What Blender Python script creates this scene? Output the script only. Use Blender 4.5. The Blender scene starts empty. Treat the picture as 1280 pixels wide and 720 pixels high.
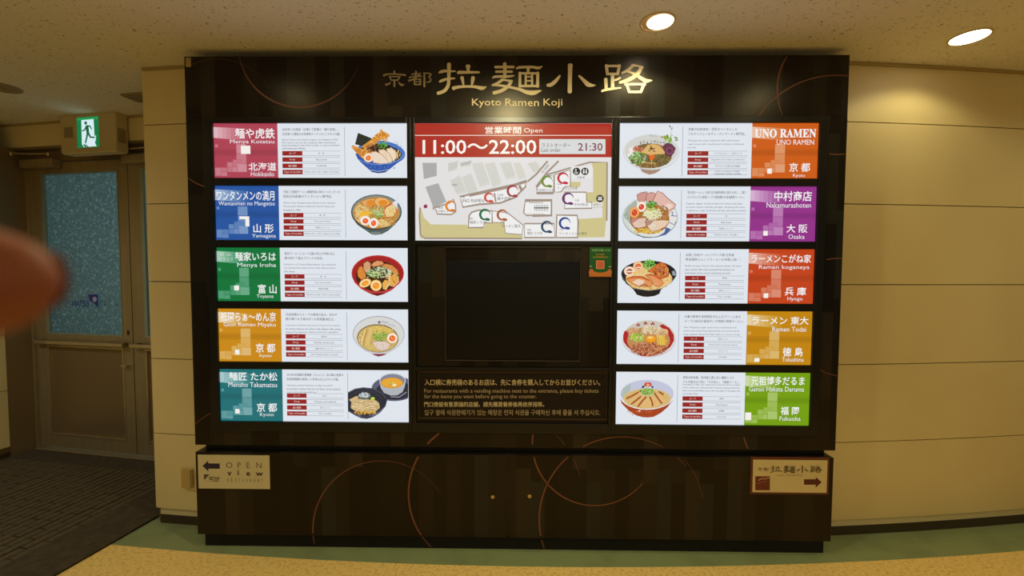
import bpy, bmesh, math, random
from mathutils import Vector, Matrix
random.seed(7)
SC = bpy.context.scene
COL = SC.collection
R = math.radians

# ------------------------------------------------------------------ camera
FPX = 530.0
CAM = Vector((0.0, -2.181, 1.49))
yaw, pitch, roll = R(0.725), R(-2.442), R(0.216)
_f = Vector((-math.sin(yaw)*math.cos(pitch), math.cos(yaw)*math.cos(pitch), math.sin(pitch)))
_r = Vector((math.cos(yaw), math.sin(yaw), 0))
_u = _r.cross(_f)
CR = math.cos(roll)*_r + math.sin(roll)*_u
CU = -math.sin(roll)*_r + math.cos(roll)*_u
CF = _f
cam = bpy.data.cameras.new('camera')
cam.sensor_width = 36.0
cam.lens = FPX/1280*36.0
cam.clip_start = 0.01
cam.dof.use_dof = True
cam.dof.focus_distance = 2.3
cam.dof.aperture_fstop = 6.0
co = bpy.data.objects.new('camera', cam); COL.objects.link(co)
m = Matrix((CR, CU, -CF)).transposed().to_4x4(); m.translation = CAM
co.matrix_world = m
SC.camera = co

# ------------------------------------------------------------------ world, view, lights
w = bpy.data.worlds.new('world'); SC.world = w; w.use_nodes = True
w.node_tree.nodes['Background'].inputs[0].default_value = (1.0, 0.92, 0.58, 1)
w.node_tree.nodes['Background'].inputs[1].default_value = 0.13
SC.view_settings.view_transform = 'Standard'
SC.view_settings.look = 'None'
SC.view_settings.exposure = 0.0
SC.view_settings.gamma = 1.0
WARM = (1.0, 0.90, 0.50)

def spot(loc, power, size=150, blend=0.5, rad=0.05, target=None, col=WARM):
    l = bpy.data.lights.new('downlight_or_fill_beam', 'SPOT'); l.energy = power; l.color = col  # shared by the ceiling downlights and the added fill spots
    l.spot_size = R(size); l.spot_blend = blend; l.shadow_soft_size = rad
    o = bpy.data.objects.new('downlight_or_fill_beam', l); COL.objects.link(o); o.location = loc
    if target is not None:
        o.rotation_euler = (Vector(target)-Vector(loc)).to_track_quat('-Z', 'Y').to_euler()
    return o
def area(name, loc, size, power, col, target, sy=None):
    l = bpy.data.lights.new(name, 'AREA'); l.energy = power; l.color = col; l.size = size
    if sy: l.shape = 'RECTANGLE'; l.size_y = sy
    o = bpy.data.objects.new(name, l); COL.objects.link(o); o.location = loc
    o.rotation_euler = (Vector(target)-Vector(loc)).to_track_quat('-Z', 'Y').to_euler()
    return o
CEIL = 2.61
# the ceiling downlights (two in view; their row goes on outside the frame)
LIGHTS = [(0.626, -0.213, 19, 134), (2.153, -0.08, 7.5, 146), (-0.06, -0.87, 56, 172), (-1.40, -0.53, 1.6, 170), (1.50, -0.57, 3.5, 170)]
for x, y, p, sz in LIGHTS:
    spot((x, y, CEIL-0.012), p, size=sz, blend=0.35, rad=0.06)
for x, y, p in [(3.65, 0.0, 17), (2.4, -1.6, 14), (2.95, -0.72, 15), (-2.6, -1.1, 14), (1.2, -3.6, 30), (-1.7, -3.4, 18), (-3.7, -0.75, 84)]:  # off-view spots, most of them added fill for wall, alcove and ambience
    spot((x, y, CEIL-0.012), p, size=160, blend=0.9, rad=0.08, col=WARM if x > -3 else (1.0, 1.0, 0.80))  # the neutral one is added fill brightening doors, mat and beam
for x, y, p in [(0.9, -1.7, 33), (-0.9, -1.6, 27), (2.8, -1.6, 12)]:  # narrower unseen spots added to brighten the floor and its bounce
    spot((x, y, CEIL-0.012), p, size=118, blend=0.8, rad=0.08)
area('corridor_fill', (0.8, -4.4, 2.45), 2.4, 14, (1.0, 0.88, 0.55), (0.6, -1.0, 1.0))  # large unseen fill behind the camera, added for general ambience
# dim daylight behind the entrance doors
area('daylight', (-2.55, 2.6, 1.7), 1.8, 14, (0.60, 0.92, 0.96), (-2.85, 1.1, 1.5))

# ------------------------------------------------------------------ helpers
def lin(c):
    return tuple(((v/255.0)/12.92 if v/255.0 <= 0.04045 else ((v/255.0+0.055)/1.055)**2.4) for v in c[:3])
def mat(name, rgb, rough=0.5, metal=0.0, spec=0.5, emis=None, es=0.0):
    m = bpy.data.materials.new(name); m.use_nodes = True
    b = m.node_tree.nodes['Principled BSDF']
    b.inputs['Base Color'].default_value = (*lin(rgb), 1)
    b.inputs['Roughness'].default_value = rough
    b.inputs['Metallic'].default_value = metal
    b.inputs['Specular IOR Level'].default_value = spec
    if emis:
        b.inputs['Emission Color'].default_value = (*lin(emis), 1)
        b.inputs['Emission Strength'].default_value = es
    return m
def N(m, t, **kw):
    n = m.node_tree.nodes.new(t)
    for k, v in kw.items(): setattr(n, k, v)
    return n
def L(m, a, b): m.node_tree.links.new(a, b)
def P(m): return m.node_tree.nodes['Principled BSDF']
def noise_mix(m, c1, c2, scale, detail=3, lo=0.35, hi=0.65, bump=0.0, bscale=None, coords='Object', stretch=(1, 1, 1)):
    tc = N(m, 'ShaderNodeTexCoord'); mp = N(m, 'ShaderNodeMapping'); mp.inputs['Scale'].default_value = stretch
    no = N(m, 'ShaderNodeTexNoise'); no.inputs['Scale'].default_value = scale; no.inputs['Detail'].default_value = detail
    cr = N(m, 'ShaderNodeValToRGB')
    cr.color_ramp.elements[0].position = lo; cr.color_ramp.elements[0].color = (*lin(c1), 1)
    cr.color_ramp.elements[1].position = hi; cr.color_ramp.elements[1].color = (*lin(c2), 1)
    L(m, tc.outputs[coords], mp.inputs[0]); L(m, mp.outputs[0], no.inputs['Vector'])
    L(m, no.outputs['Fac'], cr.inputs[0]); L(m, cr.outputs[0], P(m).inputs['Base Color'])
    if bump:
        n2 = N(m, 'ShaderNodeTexNoise'); n2.inputs['Scale'].default_value = bscale or scale; n2.inputs['Detail'].default_value = 4
        L(m, mp.outputs[0], n2.inputs['Vector'])
        bp = N(m, 'ShaderNodeBump'); bp.inputs['Strength'].default_value = bump; bp.inputs['Distance'].default_value = 0.003
        L(m, n2.outputs['Fac'], bp.inputs['Height']); L(m, bp.outputs[0], P(m).inputs['Normal'])
    return m

# ------------------------------------------------------------------ materials
M = {}
M['wall'] = noise_mix(mat('cream_wall_panel', (222, 203, 150), 0.45, spec=0.35), (216, 196, 143), (226, 208, 156), 1.3, 2)
M['skirt'] = mat('cream_skirt', (214, 200, 160), 0.5)
M['base'] = mat('dark_base', (58, 46, 28), 0.55)
M['joint'] = mat('wall_joint', (120, 95, 50), 0.9)
M['trim'] = mat('ceiling_trim', (170, 148, 92), 0.5)
M['board_black'] = mat('black_housing', (26, 22, 19), 0.42)
M['frame'] = mat('black_frame', (14, 14, 17), 0.32, spec=0.4)
M['gap'] = mat('gap_black', (6, 5, 5), 0.8)
M['gold'] = mat('gold_letter', (232, 216, 178), 0.55, 0.0)
M['copper'] = mat('copper_line', (120, 70, 48), 0.5, 0.0)
M['brass'] = mat('brass', (196, 172, 110), 0.35, 0.8)
M['steel'] = noise_mix(mat('brushed_steel', (150, 130, 98), 0.38, 0.5), (158, 142, 110), (166, 150, 118), 30, 3, stretch=(1, 1, .05))
M['steel_dark'] = mat('dark_steel', (138, 118, 88), 0.36, 0.45)
M['chrome'] = mat('bright_steel', (205, 190, 160), 0.25, 0.8)
M['bead'] = mat('pale_bead', (150, 166, 160), 0.3, 0.4)  # blue-grey base imitates the blue reflection on the steel bead
M['beige'] = mat('beige_plastic', (196, 168, 98), 0.5)
M['box_cream'] = mat('sign_box_cream', (200, 182, 132), 0.5)
M['skin'] = mat('skin', (134, 74, 50), 0.6, spec=0.3)
P(M['skin']).inputs['Subsurface Weight'].default_value = 0.15
P(M['skin']).inputs['Subsurface Scale'].default_value = 0.004
M['nail'] = mat('nail', (214, 150, 120), 0.3)
M['lens'] = mat('lamp_lens', (255, 250, 240), 0.4, emis=(255, 244, 224), es=9.0)
M['reflector'] = mat('lamp_reflector', (225, 190, 130), 0.3, 0.4)
M['white_trim'] = mat('lamp_ring', (206, 182, 132), 0.5)
M['vent'] = mat('vent_metal', (150, 134, 96), 0.5)
M['grey_cap'] = mat('ceiling_cap', (150, 138, 108), 0.5)
M['acrylic'] = mat('dark_acrylic', (20, 19, 18), 0.25)
M['monitor'] = mat('monitor_black', (14, 12, 11), 0.4, spec=0.25)
M['band'] = mat('blue_black_reflection', (15, 18, 30), 0.5, spec=0.2)  # tone of the reflection painted on the display
M['block'] = noise_mix(mat('mat_block', (62, 50, 34), 0.85, spec=0.2), (76, 66, 52), (92, 80, 63), 60, 3, bump=0.3, bscale=500)
M['mat'] = noise_mix(mat('entrance_mat', (54, 44, 32), 0.9, spec=0.2), (66, 57, 46), (78, 68, 54), 25, 4, bump=0.3, bscale=500)
M['mat_gap'] = mat('mat_groove', (20, 15, 10), 0.95, spec=0.1)

# patchwork print on the board: dark strips in staggered courses
def patchwork():
    m = mat('dark_patchwork_print', (30, 25, 20), 0.31, spec=0.28)
    P(m).inputs['Specular Tint'].default_value = (1.0, 0.90, 0.76, 1)
    tc = N(m, 'ShaderNodeTexCoord'); sx = N(m, 'ShaderNodeSeparateXYZ'); L(m, tc.outputs['Object'], sx.inputs[0])
    def mth(op, a, b=None):
        n = N(m, 'ShaderNodeMath', operation=op)
        for i, v in enumerate((a, b)):
            if v is None: continue
            if isinstance(v, (int, float)): n.inputs[i].default_value = v
            else: L(m, v, n.inputs[i])
        return n.outputs[0]
    cx = mth('FLOOR', mth('DIVIDE', sx.outputs['X'], 0.0735))
    par = mth('MODULO', cx, 2.0)
    cz = mth('FLOOR', mth('DIVIDE', mth('ADD', sx.outputs['Z'], mth('MULTIPLY', par, 0.07)), 0.45))
    wn = N(m, 'ShaderNodeTexWhiteNoise', noise_dimensions='2D')
    cb = N(m, 'ShaderNodeCombineXYZ'); L(m, cx, cb.inputs[0]); L(m, cz, cb.inputs[1]); L(m, cb.outputs[0], wn.inputs['Vector'])
    cr = N(m, 'ShaderNodeValToRGB'); cr.color_ramp.interpolation = 'CONSTANT'
    E = cr.color_ramp.elements
    E[0].position = 0; E[0].color = (*lin((17, 13, 11)), 1)
    E[1].position = 0.28; E[1].color = (*lin((30, 25, 21)), 1)
    for p, c in ((0.5, (21, 17, 14)), (0.72, (42, 35, 28)), (0.86, (34, 34, 32))):
        e = E.new(p); e.color = (*lin(c), 1)
    L(m, wn.outputs['Value'], cr.inputs[0]); L(m, cr.outputs[0], P(m).inputs['Base Color'])
    return m
M['patch'] = patchwork()

# ceiling: fissured mineral board
def ceilmat():
    m = mat('fissured_ceiling', (205, 188, 150), 0.85, spec=0.2)
    tc = N(m, 'ShaderNodeTexCoord')
    mp = N(m, 'ShaderNodeMapping'); mp.inputs['Scale'].default_value = (1, 1.0, 1)
    L(m, tc.outputs['Object'], mp.inputs[0])
    d = N(m, 'ShaderNodeTexNoise'); d.inputs['Scale'].default_value = 22; d.inputs['Detail'].default_value = 2
    L(m, mp.outputs[0], d.inputs['Vector'])
    va = N(m, 'ShaderNodeMix', data_type='VECTOR'); va.inputs[0].default_value = 0.045
    L(m, mp.outputs[0], va.inputs[4]); L(m, d.outputs['Color'], va.inputs[5])
    n1 = N(m, 'ShaderNodeTexNoise'); n1.inputs['Scale'].default_value = 75; n1.inputs['Detail'].default_value = 2.5; n1.inputs['Roughness'].default_value = 0.6
    L(m, va.outputs[1], n1.inputs['Vector'])
    cr = N(m, 'ShaderNodeValToRGB')
    cr.color_ramp.elements[0].position = 0.30; cr.color_ramp.elements[0].color = (*lin((140, 124, 98)), 1)
    cr.color_ramp.elements[1].position = 0.38; cr.color_ramp.elements[1].color = (*lin((232, 226, 214)), 1)
    L(m, n1.outputs['Fac'], cr.inputs[0]); L(m, cr.outputs[0], P(m).inputs['Base Color'])
    bp = N(m, 'ShaderNodeBump'); bp.inputs['Strength'].default_value = 0.5; bp.inputs['Distance'].default_value = 0.003
    L(m, cr.outputs[0], bp.inputs['Height']); L(m, bp.outputs[0], P(m).inputs['Normal'])
    return m
M['ceiling'] = ceilmat()

# floor: yellow speckled vinyl, green border arc that follows the curved wall
ARC = (0.1, 20.095)     # plan centre of the curved wall, radius 20
def floormat():
    m = mat('vinyl_floor', (190, 150, 70), 0.42, spec=0.35)
    tc = N(m, 'ShaderNodeTexCoord'); sx = N(m, 'ShaderNodeSeparateXYZ'); L(m, tc.outputs['Object'], sx.inputs[0])
    vs = N(m, 'ShaderNodeVectorMath', operation='DISTANCE'); vs.inputs[1].default_value = (ARC[0], ARC[1], 0)
    L(m, tc.outputs['Object'], vs.inputs[0])
    gt = N(m, 'ShaderNodeMath', operation='GREATER_THAN'); L(m, vs.outputs['Value'], gt.inputs[0]); gt.inputs[1].default_value = 20.205
    def speck(c1, c2, s):
        no = N(m, 'ShaderNodeTexNoise'); no.inputs['Scale'].default_value = s; no.inputs['Detail'].default_value = 5
        L(m, tc.outputs['Object'], no.inputs['Vector'])
        cr = N(m, 'ShaderNodeValToRGB')
        cr.color_ramp.elements[0].position = 0.36; cr.color_ramp.elements[0].color = (*lin(c1), 1)
        cr.color_ramp.elements[1].position = 0.52; cr.color_ramp.elements[1].color = (*lin(c2), 1)
        L(m, no.outputs['Fac'], cr.inputs[0]); return cr.outputs[0]
    a = speck((214, 180, 110), (240, 204, 126), 60)
    b = speck((124, 134, 98), (132, 144, 104), 5)
    mx = N(m, 'ShaderNodeMix', data_type='RGBA')
    L(m, gt.outputs[0], mx.inputs[0]); L(m, b, mx.inputs[6]); L(m, a, mx.inputs[7])
    L(m, mx.outputs[2], P(m).inputs['Base Color'])
    return m
M['floor'] = floormat()

# patterned door glass: translucent, speckled
def glassmat():
    m = bpy.data.materials.new('patterned_glass'); m.use_nodes = True
    nt = m.node_tree; nt.nodes.clear()
    out = N(m, 'ShaderNodeOutputMaterial')
    tc = N(m, 'ShaderNodeTexCoord')
    vo = N(m, 'ShaderNodeTexNoise'); vo.inputs['Scale'].default_value = 48; vo.inputs['Detail'].default_value = 4; vo.inputs['Roughness'].default_value = 0.7
    L(m, tc.outputs['Object'], vo.inputs['Vector'])
    cr = N(m, 'ShaderNodeValToRGB')
    cr.color_ramp.elements[0].position = 0.50; cr.color_ramp.elements[0].color = (0.34, 0.42, 0.42, 1)
    cr.color_ramp.elements[1].position = 0.74; cr.color_ramp.elements[1].color = (1, 1, 1, 1)
    L(m, vo.outputs['Fac'], cr.inputs[0])
    tr = N(m, 'ShaderNodeBsdfTranslucent'); L(m, cr.outputs[0], tr.inputs['Color'])
    gl = N(m, 'ShaderNodeBsdfGlossy'); gl.inputs['Roughness'].default_value = 0.2
    bp = N(m, 'ShaderNodeBump'); bp.inputs['Strength'].default_value = 0.6; bp.inputs['Distance'].default_value = 0.002
    L(m, vo.outputs['Fac'], bp.inputs['Height']); L(m, bp.outputs[0], gl.inputs['Normal'])
    mx = N(m, 'ShaderNodeMixShader'); mx.inputs[0].default_value = 0.08
    L(m, tr.outputs[0], mx.inputs[1]); L(m, gl.outputs[0], mx.inputs[2]); L(m, mx.outputs[0], out.inputs[0])
    return m
M['glass'] = glassmat()

def attr_mat(name, emissive, strength=1.0, rough=0.5):
    m = mat(name, (0, 0, 0), rough)
    at = N(m, 'ShaderNodeVertexColor'); at.layer_name = 'Col'
    if emissive:
        P(m).inputs['Base Color'].default_value = (0.02, 0.02, 0.02, 1)
        P(m).inputs['Specular IOR Level'].default_value = 0.2
        L(m, at.outputs[0], P(m).inputs['Emission Color']); P(m).inputs['Emission Strength'].default_value = strength
    else:
        L(m, at.outputs[0], P(m).inputs['Base Color'])
    return m
M['lit_print'] = attr_mat('backlit_print', True, 0.96, 0.3)
M['print'] = attr_mat('flat_print', False, rough=0.45)
M['sign_lit'] = attr_mat('exit_sign_face', True, 1.0, 0.4)

# ------------------------------------------------------------------ mesh tools
def obj(name, me_or_bm, material=None, parent=None, label=None, cat=None, group=None, kind=None):
    if isinstance(me_or_bm, bmesh.types.BMesh):
        me = bpy.data.meshes.new(name); me_or_bm.normal_update(); me_or_bm.to_mesh(me); me_or_bm.free()
    else: me = me_or_bm
    o = bpy.data.objects.new(name, me); COL.objects.link(o)
    if material is not None and not me.materials: me.materials.append(material)
    if parent is not None: o.parent = parent
    tag(o, label, cat, group, kind)
    return o
def tag(o, label=None, cat=None, group=None, kind=None):
    for k, v in (('label', label), ('category', cat), ('group', group), ('kind', kind)):
        if v: o[k] = v
    return o
def thing(name, label, cat, loc=(0, 0, 0), rz=0.0, group=None):
    o = bpy.data.objects.new(name, None); COL.objects.link(o); o.empty_display_size = 0.05
    o.location = loc; o.rotation_euler = (0, 0, rz)
    return tag(o, label, cat, group)
def box(bm, x0, x1, y0, y1, z0, z1, bev=0.0):
    r = bmesh.ops.create_cube(bm, size=1.0)
    for v in r['verts']:
        v.co = Vector((x0+(v.co.x+.5)*(x1-x0), y0+(v.co.y+.5)*(y1-y0), z0+(v.co.z+.5)*(z1-z0)))
    if bev:
        es = list({e for v in r['verts'] for e in v.link_edges})
        bmesh.ops.bevel(bm, geom=es, offset=bev, segments=2, affect='EDGES', profile=0.6)
    return bm
def boxo(name, b, m, parent=None, bev=0.0, **kw):
    return obj(name, box(bmesh.new(), *b, bev=bev), m, parent, **kw)
def cyl(bm, p0, p1, r0, r1=None, seg=24, cap=True):
    p0, p1 = Vector(p0), Vector(p1); d = p1-p0; r1 = r0 if r1 is None else r1
    q = d.to_track_quat('Z', 'Y').to_matrix().to_4x4(); q.translation = (p0+p1)/2
    bmesh.ops.create_cone(bm, cap_ends=cap, segments=seg, radius1=r0, radius2=r1, depth=d.length, matrix=q)
    return bm
def strip(path, y0, y1, z0, z1):
    """closed box-section swept along plan path [(x,y)] where y is offset along the local normal"""
    bm = bmesh.new(); rows = []
    for (x, y, nx, ny) in path:
        rows.append([bm.verts.new((x+nx*o, y+ny*o, z)) for o, z in ((y0, z0), (y1, z0), (y1, z1), (y0, z1))])
    for a, b in zip(rows, rows[1:]):
        for i in range(4):
            j = (i+1) % 4; bm.faces.new((a[i], a[j], b[j], b[i]))
    bm.faces.new(rows[0]); bm.faces.new(rows[-1][::-1])
    bmesh.ops.recalc_face_normals(bm, faces=bm.faces)
    return bm

# ------------------------------------------------------------------ the setting
bm = bmesh.new(); box(bm, -7, 8, -6.5, 3.2, -0.05, 0.0)
obj('floor', bm, M['floor'], kind='structure', label='yellow speckled vinyl floor with a curved green border along the wall')
bm = bmesh.new(); box(bm, -7, 8, -6.5, 3.2, CEIL, CEIL+0.05)
obj('ceiling', bm, M['ceiling'], kind='structure', label='cream fissured mineral board ceiling')

def arcpath(x0, x1, n=48, rad=20.0):
    out = []
    a0 = math.asin((x0-ARC[0])/rad); a1 = math.asin((x1-ARC[0])/rad)
    for i in range(n+1):
        a = a0+(a1-a0)*i/n
        out.append((ARC[0]+rad*math.sin(a), ARC[1]-rad*math.cos(a), math.sin(a), -math.cos(a)))
    return out
JZ = [0.09, 0.535, 0.973, 1.416, 1.856, 2.296, 2.60]
XL, XR = -2.10, 6.4
AR = arcpath(XL, XR)
# normal points towards the room: offset +o moves to the camera
wall = obj('wall_back', strip(AR, -0.16, -0.012, 0.0, CEIL), M['joint'], kind='structure', label='long gently curved wall clad in cream metal panels')
for a, b in zip(JZ, JZ[1:]):
    obj('panel', strip(AR, -0.012, 0.0, a+0.0025, b-0.0025), M['wall'], wall)
obj('skirt', strip(arcpath(XL+.012, XR), -0.0125, -0.008, 0.05, 0.09), M['skirt'], wall)
obj('baseboard_back', strip(arcpath(XL+.012, XR), -0.0125, -0.006, 0.0, 0.052), M['base'], kind='structure', label='dark brown baseboard of the curved cream wall')
obj('trim_1', strip(AR, 0.0, 0.012, CEIL-0.016, CEIL-0.001), M['trim'], kind='structure', label='thin ceiling moulding above the curved wall')

# alcove frame: origin at the left end of the door threshold, u along the doors, v away from the camera
AO = Vector((-3.946, 1.193, 0)); AA = R(-9.5)
AU = Vector((math.cos(AA), math.sin(AA), 0)); AV = Vector((-math.sin(AA), math.cos(AA), 0))
def alc(name, label=None, kind='structure', cat=None, group=None):
    o = bpy.data.objects.new(name, None); COL.objects.link(o); o.empty_display_size = .05
    o.location = AO; o.rotation_euler = (0, 0, AA)
    return tag(o, label, cat, group, kind)
# wall end (return) on the right of the alcove
wr = alc('wall_right', 'end return of the cream wall beside the entrance doors')
for a, b in zip(JZ, JZ[1:]):
    boxo('panel', (1.968, 1.98, -0.655, 0.30, a+.0025, b-.0025), M['wall'], wr)
boxo('backing', (1.9805, 2.06, -0.60, 0.30, 0.0, CEIL), M['joint'], wr)
# left side wall: dark steel side panel then cream panels
wl = alc('wall_left', 'cream panelled wall left of the entrance doors')
for a, b in zip(JZ, JZ[1:]):
    boxo('panel', (-0.012, 0.0, -1.3, -0.158, a+.0025, b-.0025), M['wall'], wl)
    boxo('panel', (-2.6, -0.014, -1.312, -1.30, a+.0025, b-.0025), M['wall'], wl)
boxo('backing', (-0.10, -0.0125, -1.29, -0.16, 0.0, CEIL), M['joint'], wl)
boxo('backing', (-0.10, -0.0125, -0.159, 0.10, 0.0, 2.425), M['joint'], wl)
boxo('backing', (-2.6, -0.11, -1.2995, -1.20, 0.0, CEIL), M['joint'], wl)
boxo('steel_reveal', (-0.012, 0.004, -0.156, 0.0, 0.0, 2.42), M['steel_dark'], wl, label='dark brushed steel reveal beside the door frame')
bl = alc('baseboard_left', 'dark baseboard of the wall left of the doors')
boxo('base_strip', (-0.012, 0.003, -1.303, -0.158, 0.0, 0.05), M['base'], bl)
# back wall of the alcove with the beam
wb = alc('wall_front', 'cream lintel beam above the entrance doors')
boxo('beam', (-0.60, 1.967, -0.06, 0.0, 2.43, CEIL-.001), M['wall'], wb)
boxo('soffit', (-0.01, 1.967, -0.06, 0.16, 2.41, 2.4295), M['steel_dark'], wb)
boxo('trim', (-0.60, 1.967, -0.068, -0.06, CEIL-.016, CEIL-.001), M['trim'], wb)
# outside beyond the doors: dim stairwell walls
wo = alc('wall_outside', 'grey outer wall seen dimly through the door glass')
M['outer'] = mat('outer_grey', (120, 132, 134), 0.8)
boxo('outer_face', (-1.2, 3.4, 2.2, 2.3, 0.0, CEIL), M['outer'], wo)

# double doors ------------------------------------------------
def door_leaf(nm, u0, u1, hinge_left, label, gl0, gl1):
    d = alc(nm, label)
    y0, y1 = 0.02, 0.06
    zt = 2.325
    # stiles, rails
    boxo('stile', (u0, gl0, y0, y1, 0.03, zt), M['steel'], d, bev=.002)
    boxo('stile', (gl1, u1, y0, y1, 0.03, zt), M['steel'], d, bev=.002)
    boxo('top_rail', (gl0, gl1, y0, y1, 2.243, zt), M['steel'], d)
    boxo('middle_rail', (gl0, gl1, y0, y1, 0.868, 0.958), M['steel'], d)
    boxo('bottom_rail', (gl0, gl1, y0, y1, 0.03, 0.13), M['steel'], d)
    boxo('lower_panel', (gl0, gl1, y0+.012, y1-.012, 0.13, 0.868), M['steel_dark'], d, label='recessed lower steel panel')
    bm = bmesh.new()
    for b in ((gl0, gl0+.012, 0.13, 0.868), (gl1-.012, gl1, 0.13, 0.868), (gl0+.012, gl1-.012, 0.856, 0.868), (gl0+.012, gl1-.012, 0.13, 0.142)):
        box(bm, b[0], b[1], y0-.004, y0+.012, b[2], b[3], bev=.001)
    obj('panel_bead', bm, M['chrome'], d)
    g = boxo('glass_pane', (gl0+.003, gl1-.003, y0+.016, y1-.016, 0.961, 2.24), M['glass'], d, label='speckled patterned glass pane')
    bm = bmesh.new()
    for b in ((gl0, gl0+.030, 0.958, 2.243), (gl1-.010, gl1, 0.958, 2.243), (gl0+.030, gl1-.010, 2.231, 2.243), (gl0+.030, gl1-.010, 0.958, 0.972)):
        box(bm, b[0], b[1], y0-.003, y0+.014, b[2], b[3], bev=.001)
    obj('glazing_bead', bm, M['bead'], d, label='steel glazing bead tinted with a blue-grey reflection')
    # push bar
    bm = bmesh.new()
    if hinge_left: a, b = u0+.045, u1-.035
    else: a, b = u0+.025, u1-.05
    box(bm, a, b, y0-.055, y0-.035, 0.886, 0.912, bev=.004)
    h = obj('push_bar', bm, M['chrome'], d, label='long horizontal steel push bar')
    bm = bmesh.new()
    for p in (a+.03, b-.03): box(bm, p-.02, p+.02, y0-.036, y0, 0.882, 0.916, bev=.003)
    obj('bracket', bm, M['steel_dark'], h)
    return d
d1 = door_leaf('door_1', 0.022, 0.972, True, 'left steel entrance door leaf with speckled glass and the blue mirrored sticker', 0.133, 0.884)
d2 = door_leaf('door_2', 0.980, 1.930, False, 'right steel entrance door leaf half hidden behind the cream wall', 1.090, 1.820)
bm = bmesh.new(); cyl(bm, (0.925, 0.02, 0.737), (0.925, -0.012, 0.737), 0.013); box(bm, 0.90, 0.95, -0.020, -0.012, 0.729, 0.745, bev=.003)
obj('thumb_turn', bm, M['chrome'], d1)
bm = bmesh.new(); box(bm, 0.925, 0.941, 0.016, 0.02, 0.975, 1.01, bev=.002)
obj('keyhole', bm, M['gap'], d1)
tr = alc('trim_2', 'brushed steel frame around the entrance doors')
boxo('jamb', (0.0045, 0.020, 0.0, 0.08, 0.0, 2.41), M['steel'], tr)
boxo('jamb', (1.933, 1.967, 0.0, 0.08, 0.0, 2.41), M['steel'], tr)
boxo('head', (0.0205, 1.9325, 0.0, 0.08, 2.33, 2.4095), M['steel_dark'], tr)
th = alc('trim_3', 'pale metal threshold strip under the entrance doors')
boxo('threshold', (0.0, 1.967, -0.012, 0.09, 0.0, 0.012), M['steel'], th, bev=.003)
# door closers
def closer(u, label, rod):
    d = alc('door_closer', label, None, 'door closer')
    boxo('body', (u, u+.33, -0.045, 0.019, 2.275, 2.345), M['steel'], d, bev=.012)
    bm = bmesh.new(); cyl(bm, (rod[0], -0.09, 2.375), (rod[1], -0.055, 2.372), 0.006); cyl(bm, (rod[1], -.055, 2.352), (rod[1], -.055, 2.378), .012)
    cyl(bm, (rod[0], -0.09, 2.36), (rod[0], -0.09, 2.385), .011); box(bm, rod[0]-.02, rod[0]+.02, -0.10, -0.001, 2.384, 2.392)
    obj('arm', bm, M['chrome'], d)
    return d
closer(-0.0+0.022, 'grey door closer over the left leaf with its thin rod arm', (0.03, 0.34))
closer(0.72+.28, 'grey door closer over the right leaf behind the exit sign box', (1.55, 1.06))

# entrance mat ------------------------------------------------
mt = alc('entrance_mat', 'dark brown entrance mat with a woven brick pattern before the doors', None, 'floor mat')
bm = bmesh.new(); box(bm, 0.0, 1.925, -1.75, -0.014, 0.0005, 0.006)
obj('mat_base', bm, M['mat_gap'], mt)
bm = bmesh.new()
box(bm, 1.60, 1.925, -1.75, -0.014, 0.006, 0.0125); box(bm, 0.0, 1.599, -0.17, -0.014, 0.006, 0.0125); box(bm, 0.0, 0.04, -1.75, -0.171, 0.006, 0.0125); box(bm, 0.041, 1.599, -1.75, -1.53, .006, .0125)
obj('mat_border', bm, M['mat'], mt, label='plain border of the mat')
PU, PV = 0.054, 0.150
meshes = {}
for i in range(29):
    v = -0.174; j = 0; first = (PV*0.45 if i % 2 else PV)
    while v > -1.50:
        ln = min(first if j == 0 else PV, 1.526+v)
        if ln < .02: break
        key = round(ln, 4)
        if key not in meshes:
            bm = bmesh.new(); box(bm, 0, PU-.0085, -ln+.005, 0, 0.0062, 0.0125, bev=.002)
            blk = obj('mat_block', bm, M['block'], mt); meshes[key] = blk; o = blk
        else:
            o = meshes[key].copy(); COL.objects.link(o)
        o.location = (0.044+i*PU+random.uniform(-.0015, .0015), v, random.uniform(-.001, .001)); o.rotation_euler = (0, 0, random.uniform(-.012, .012))
        v -= ln; j += 1

# exit sign box ------------------------------------------------
ex = alc('exit_sign', 'cream emergency exit sign box with lit green running figure above the doors', None, 'exit sign')
boxo('box_body', (0.61, 1.108, -0.15, -0.069, 2.338, CEIL-.001), M['box_cream'], ex, bev=.004)
boxo('speaker_grille', (0.648, 0.724, -0.1525, -0.150, 2.445, 2.522), M['vent'], ex, label='small square grille on the box front')
boxo('side_grille', (1.108, 1.1105, -0.14, -0.085, 2.40, 2.50), M['vent'], ex)
boxo('underside_strip', (0.62, 1.10, -0.145, -0.075, 2.330, 2.338), M['skirt'], ex)

# ------------------------------------------------------------------ flat print painter
TXT = {}
def text_geo(s, bold=0.0):
    key = (s, bold)
    if key in TXT: return TXT[key]
    cu = bpy.data.curves.new('t', 'FONT'); cu.body = s; cu.size = 1.0; cu.resolution_u = 2; cu.offset = bold
    o = bpy.data.objects.new('t', cu)
    me = bpy.data.meshes.new_from_object(o)
    V = [(v.co.x, v.co.y) for v in me.vertices]; F = [tuple(p.vertices) for p in me.polygons]
    bpy.data.meshes.remove(me); bpy.data.objects.remove(o); bpy.data.curves.remove(cu)
    if not V: V, F = [(0, 0), (1, 0), (0, 1)], [(0, 1, 2)]
    xs = [v[0] for v in V]; ys = [v[1] for v in V]
    x0, x1, y0, y1 = min(xs), max(xs), min(ys), max(ys)
    V = [((x-x0)/max(x1-x0, 1e-6), (y-y0)/max(y1-y0, 1e-6)) for x, y in V]
    TXT[key] = (V, F, (x1-x0)/max(y1-y0, 1e-6)); return TXT[key]

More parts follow.
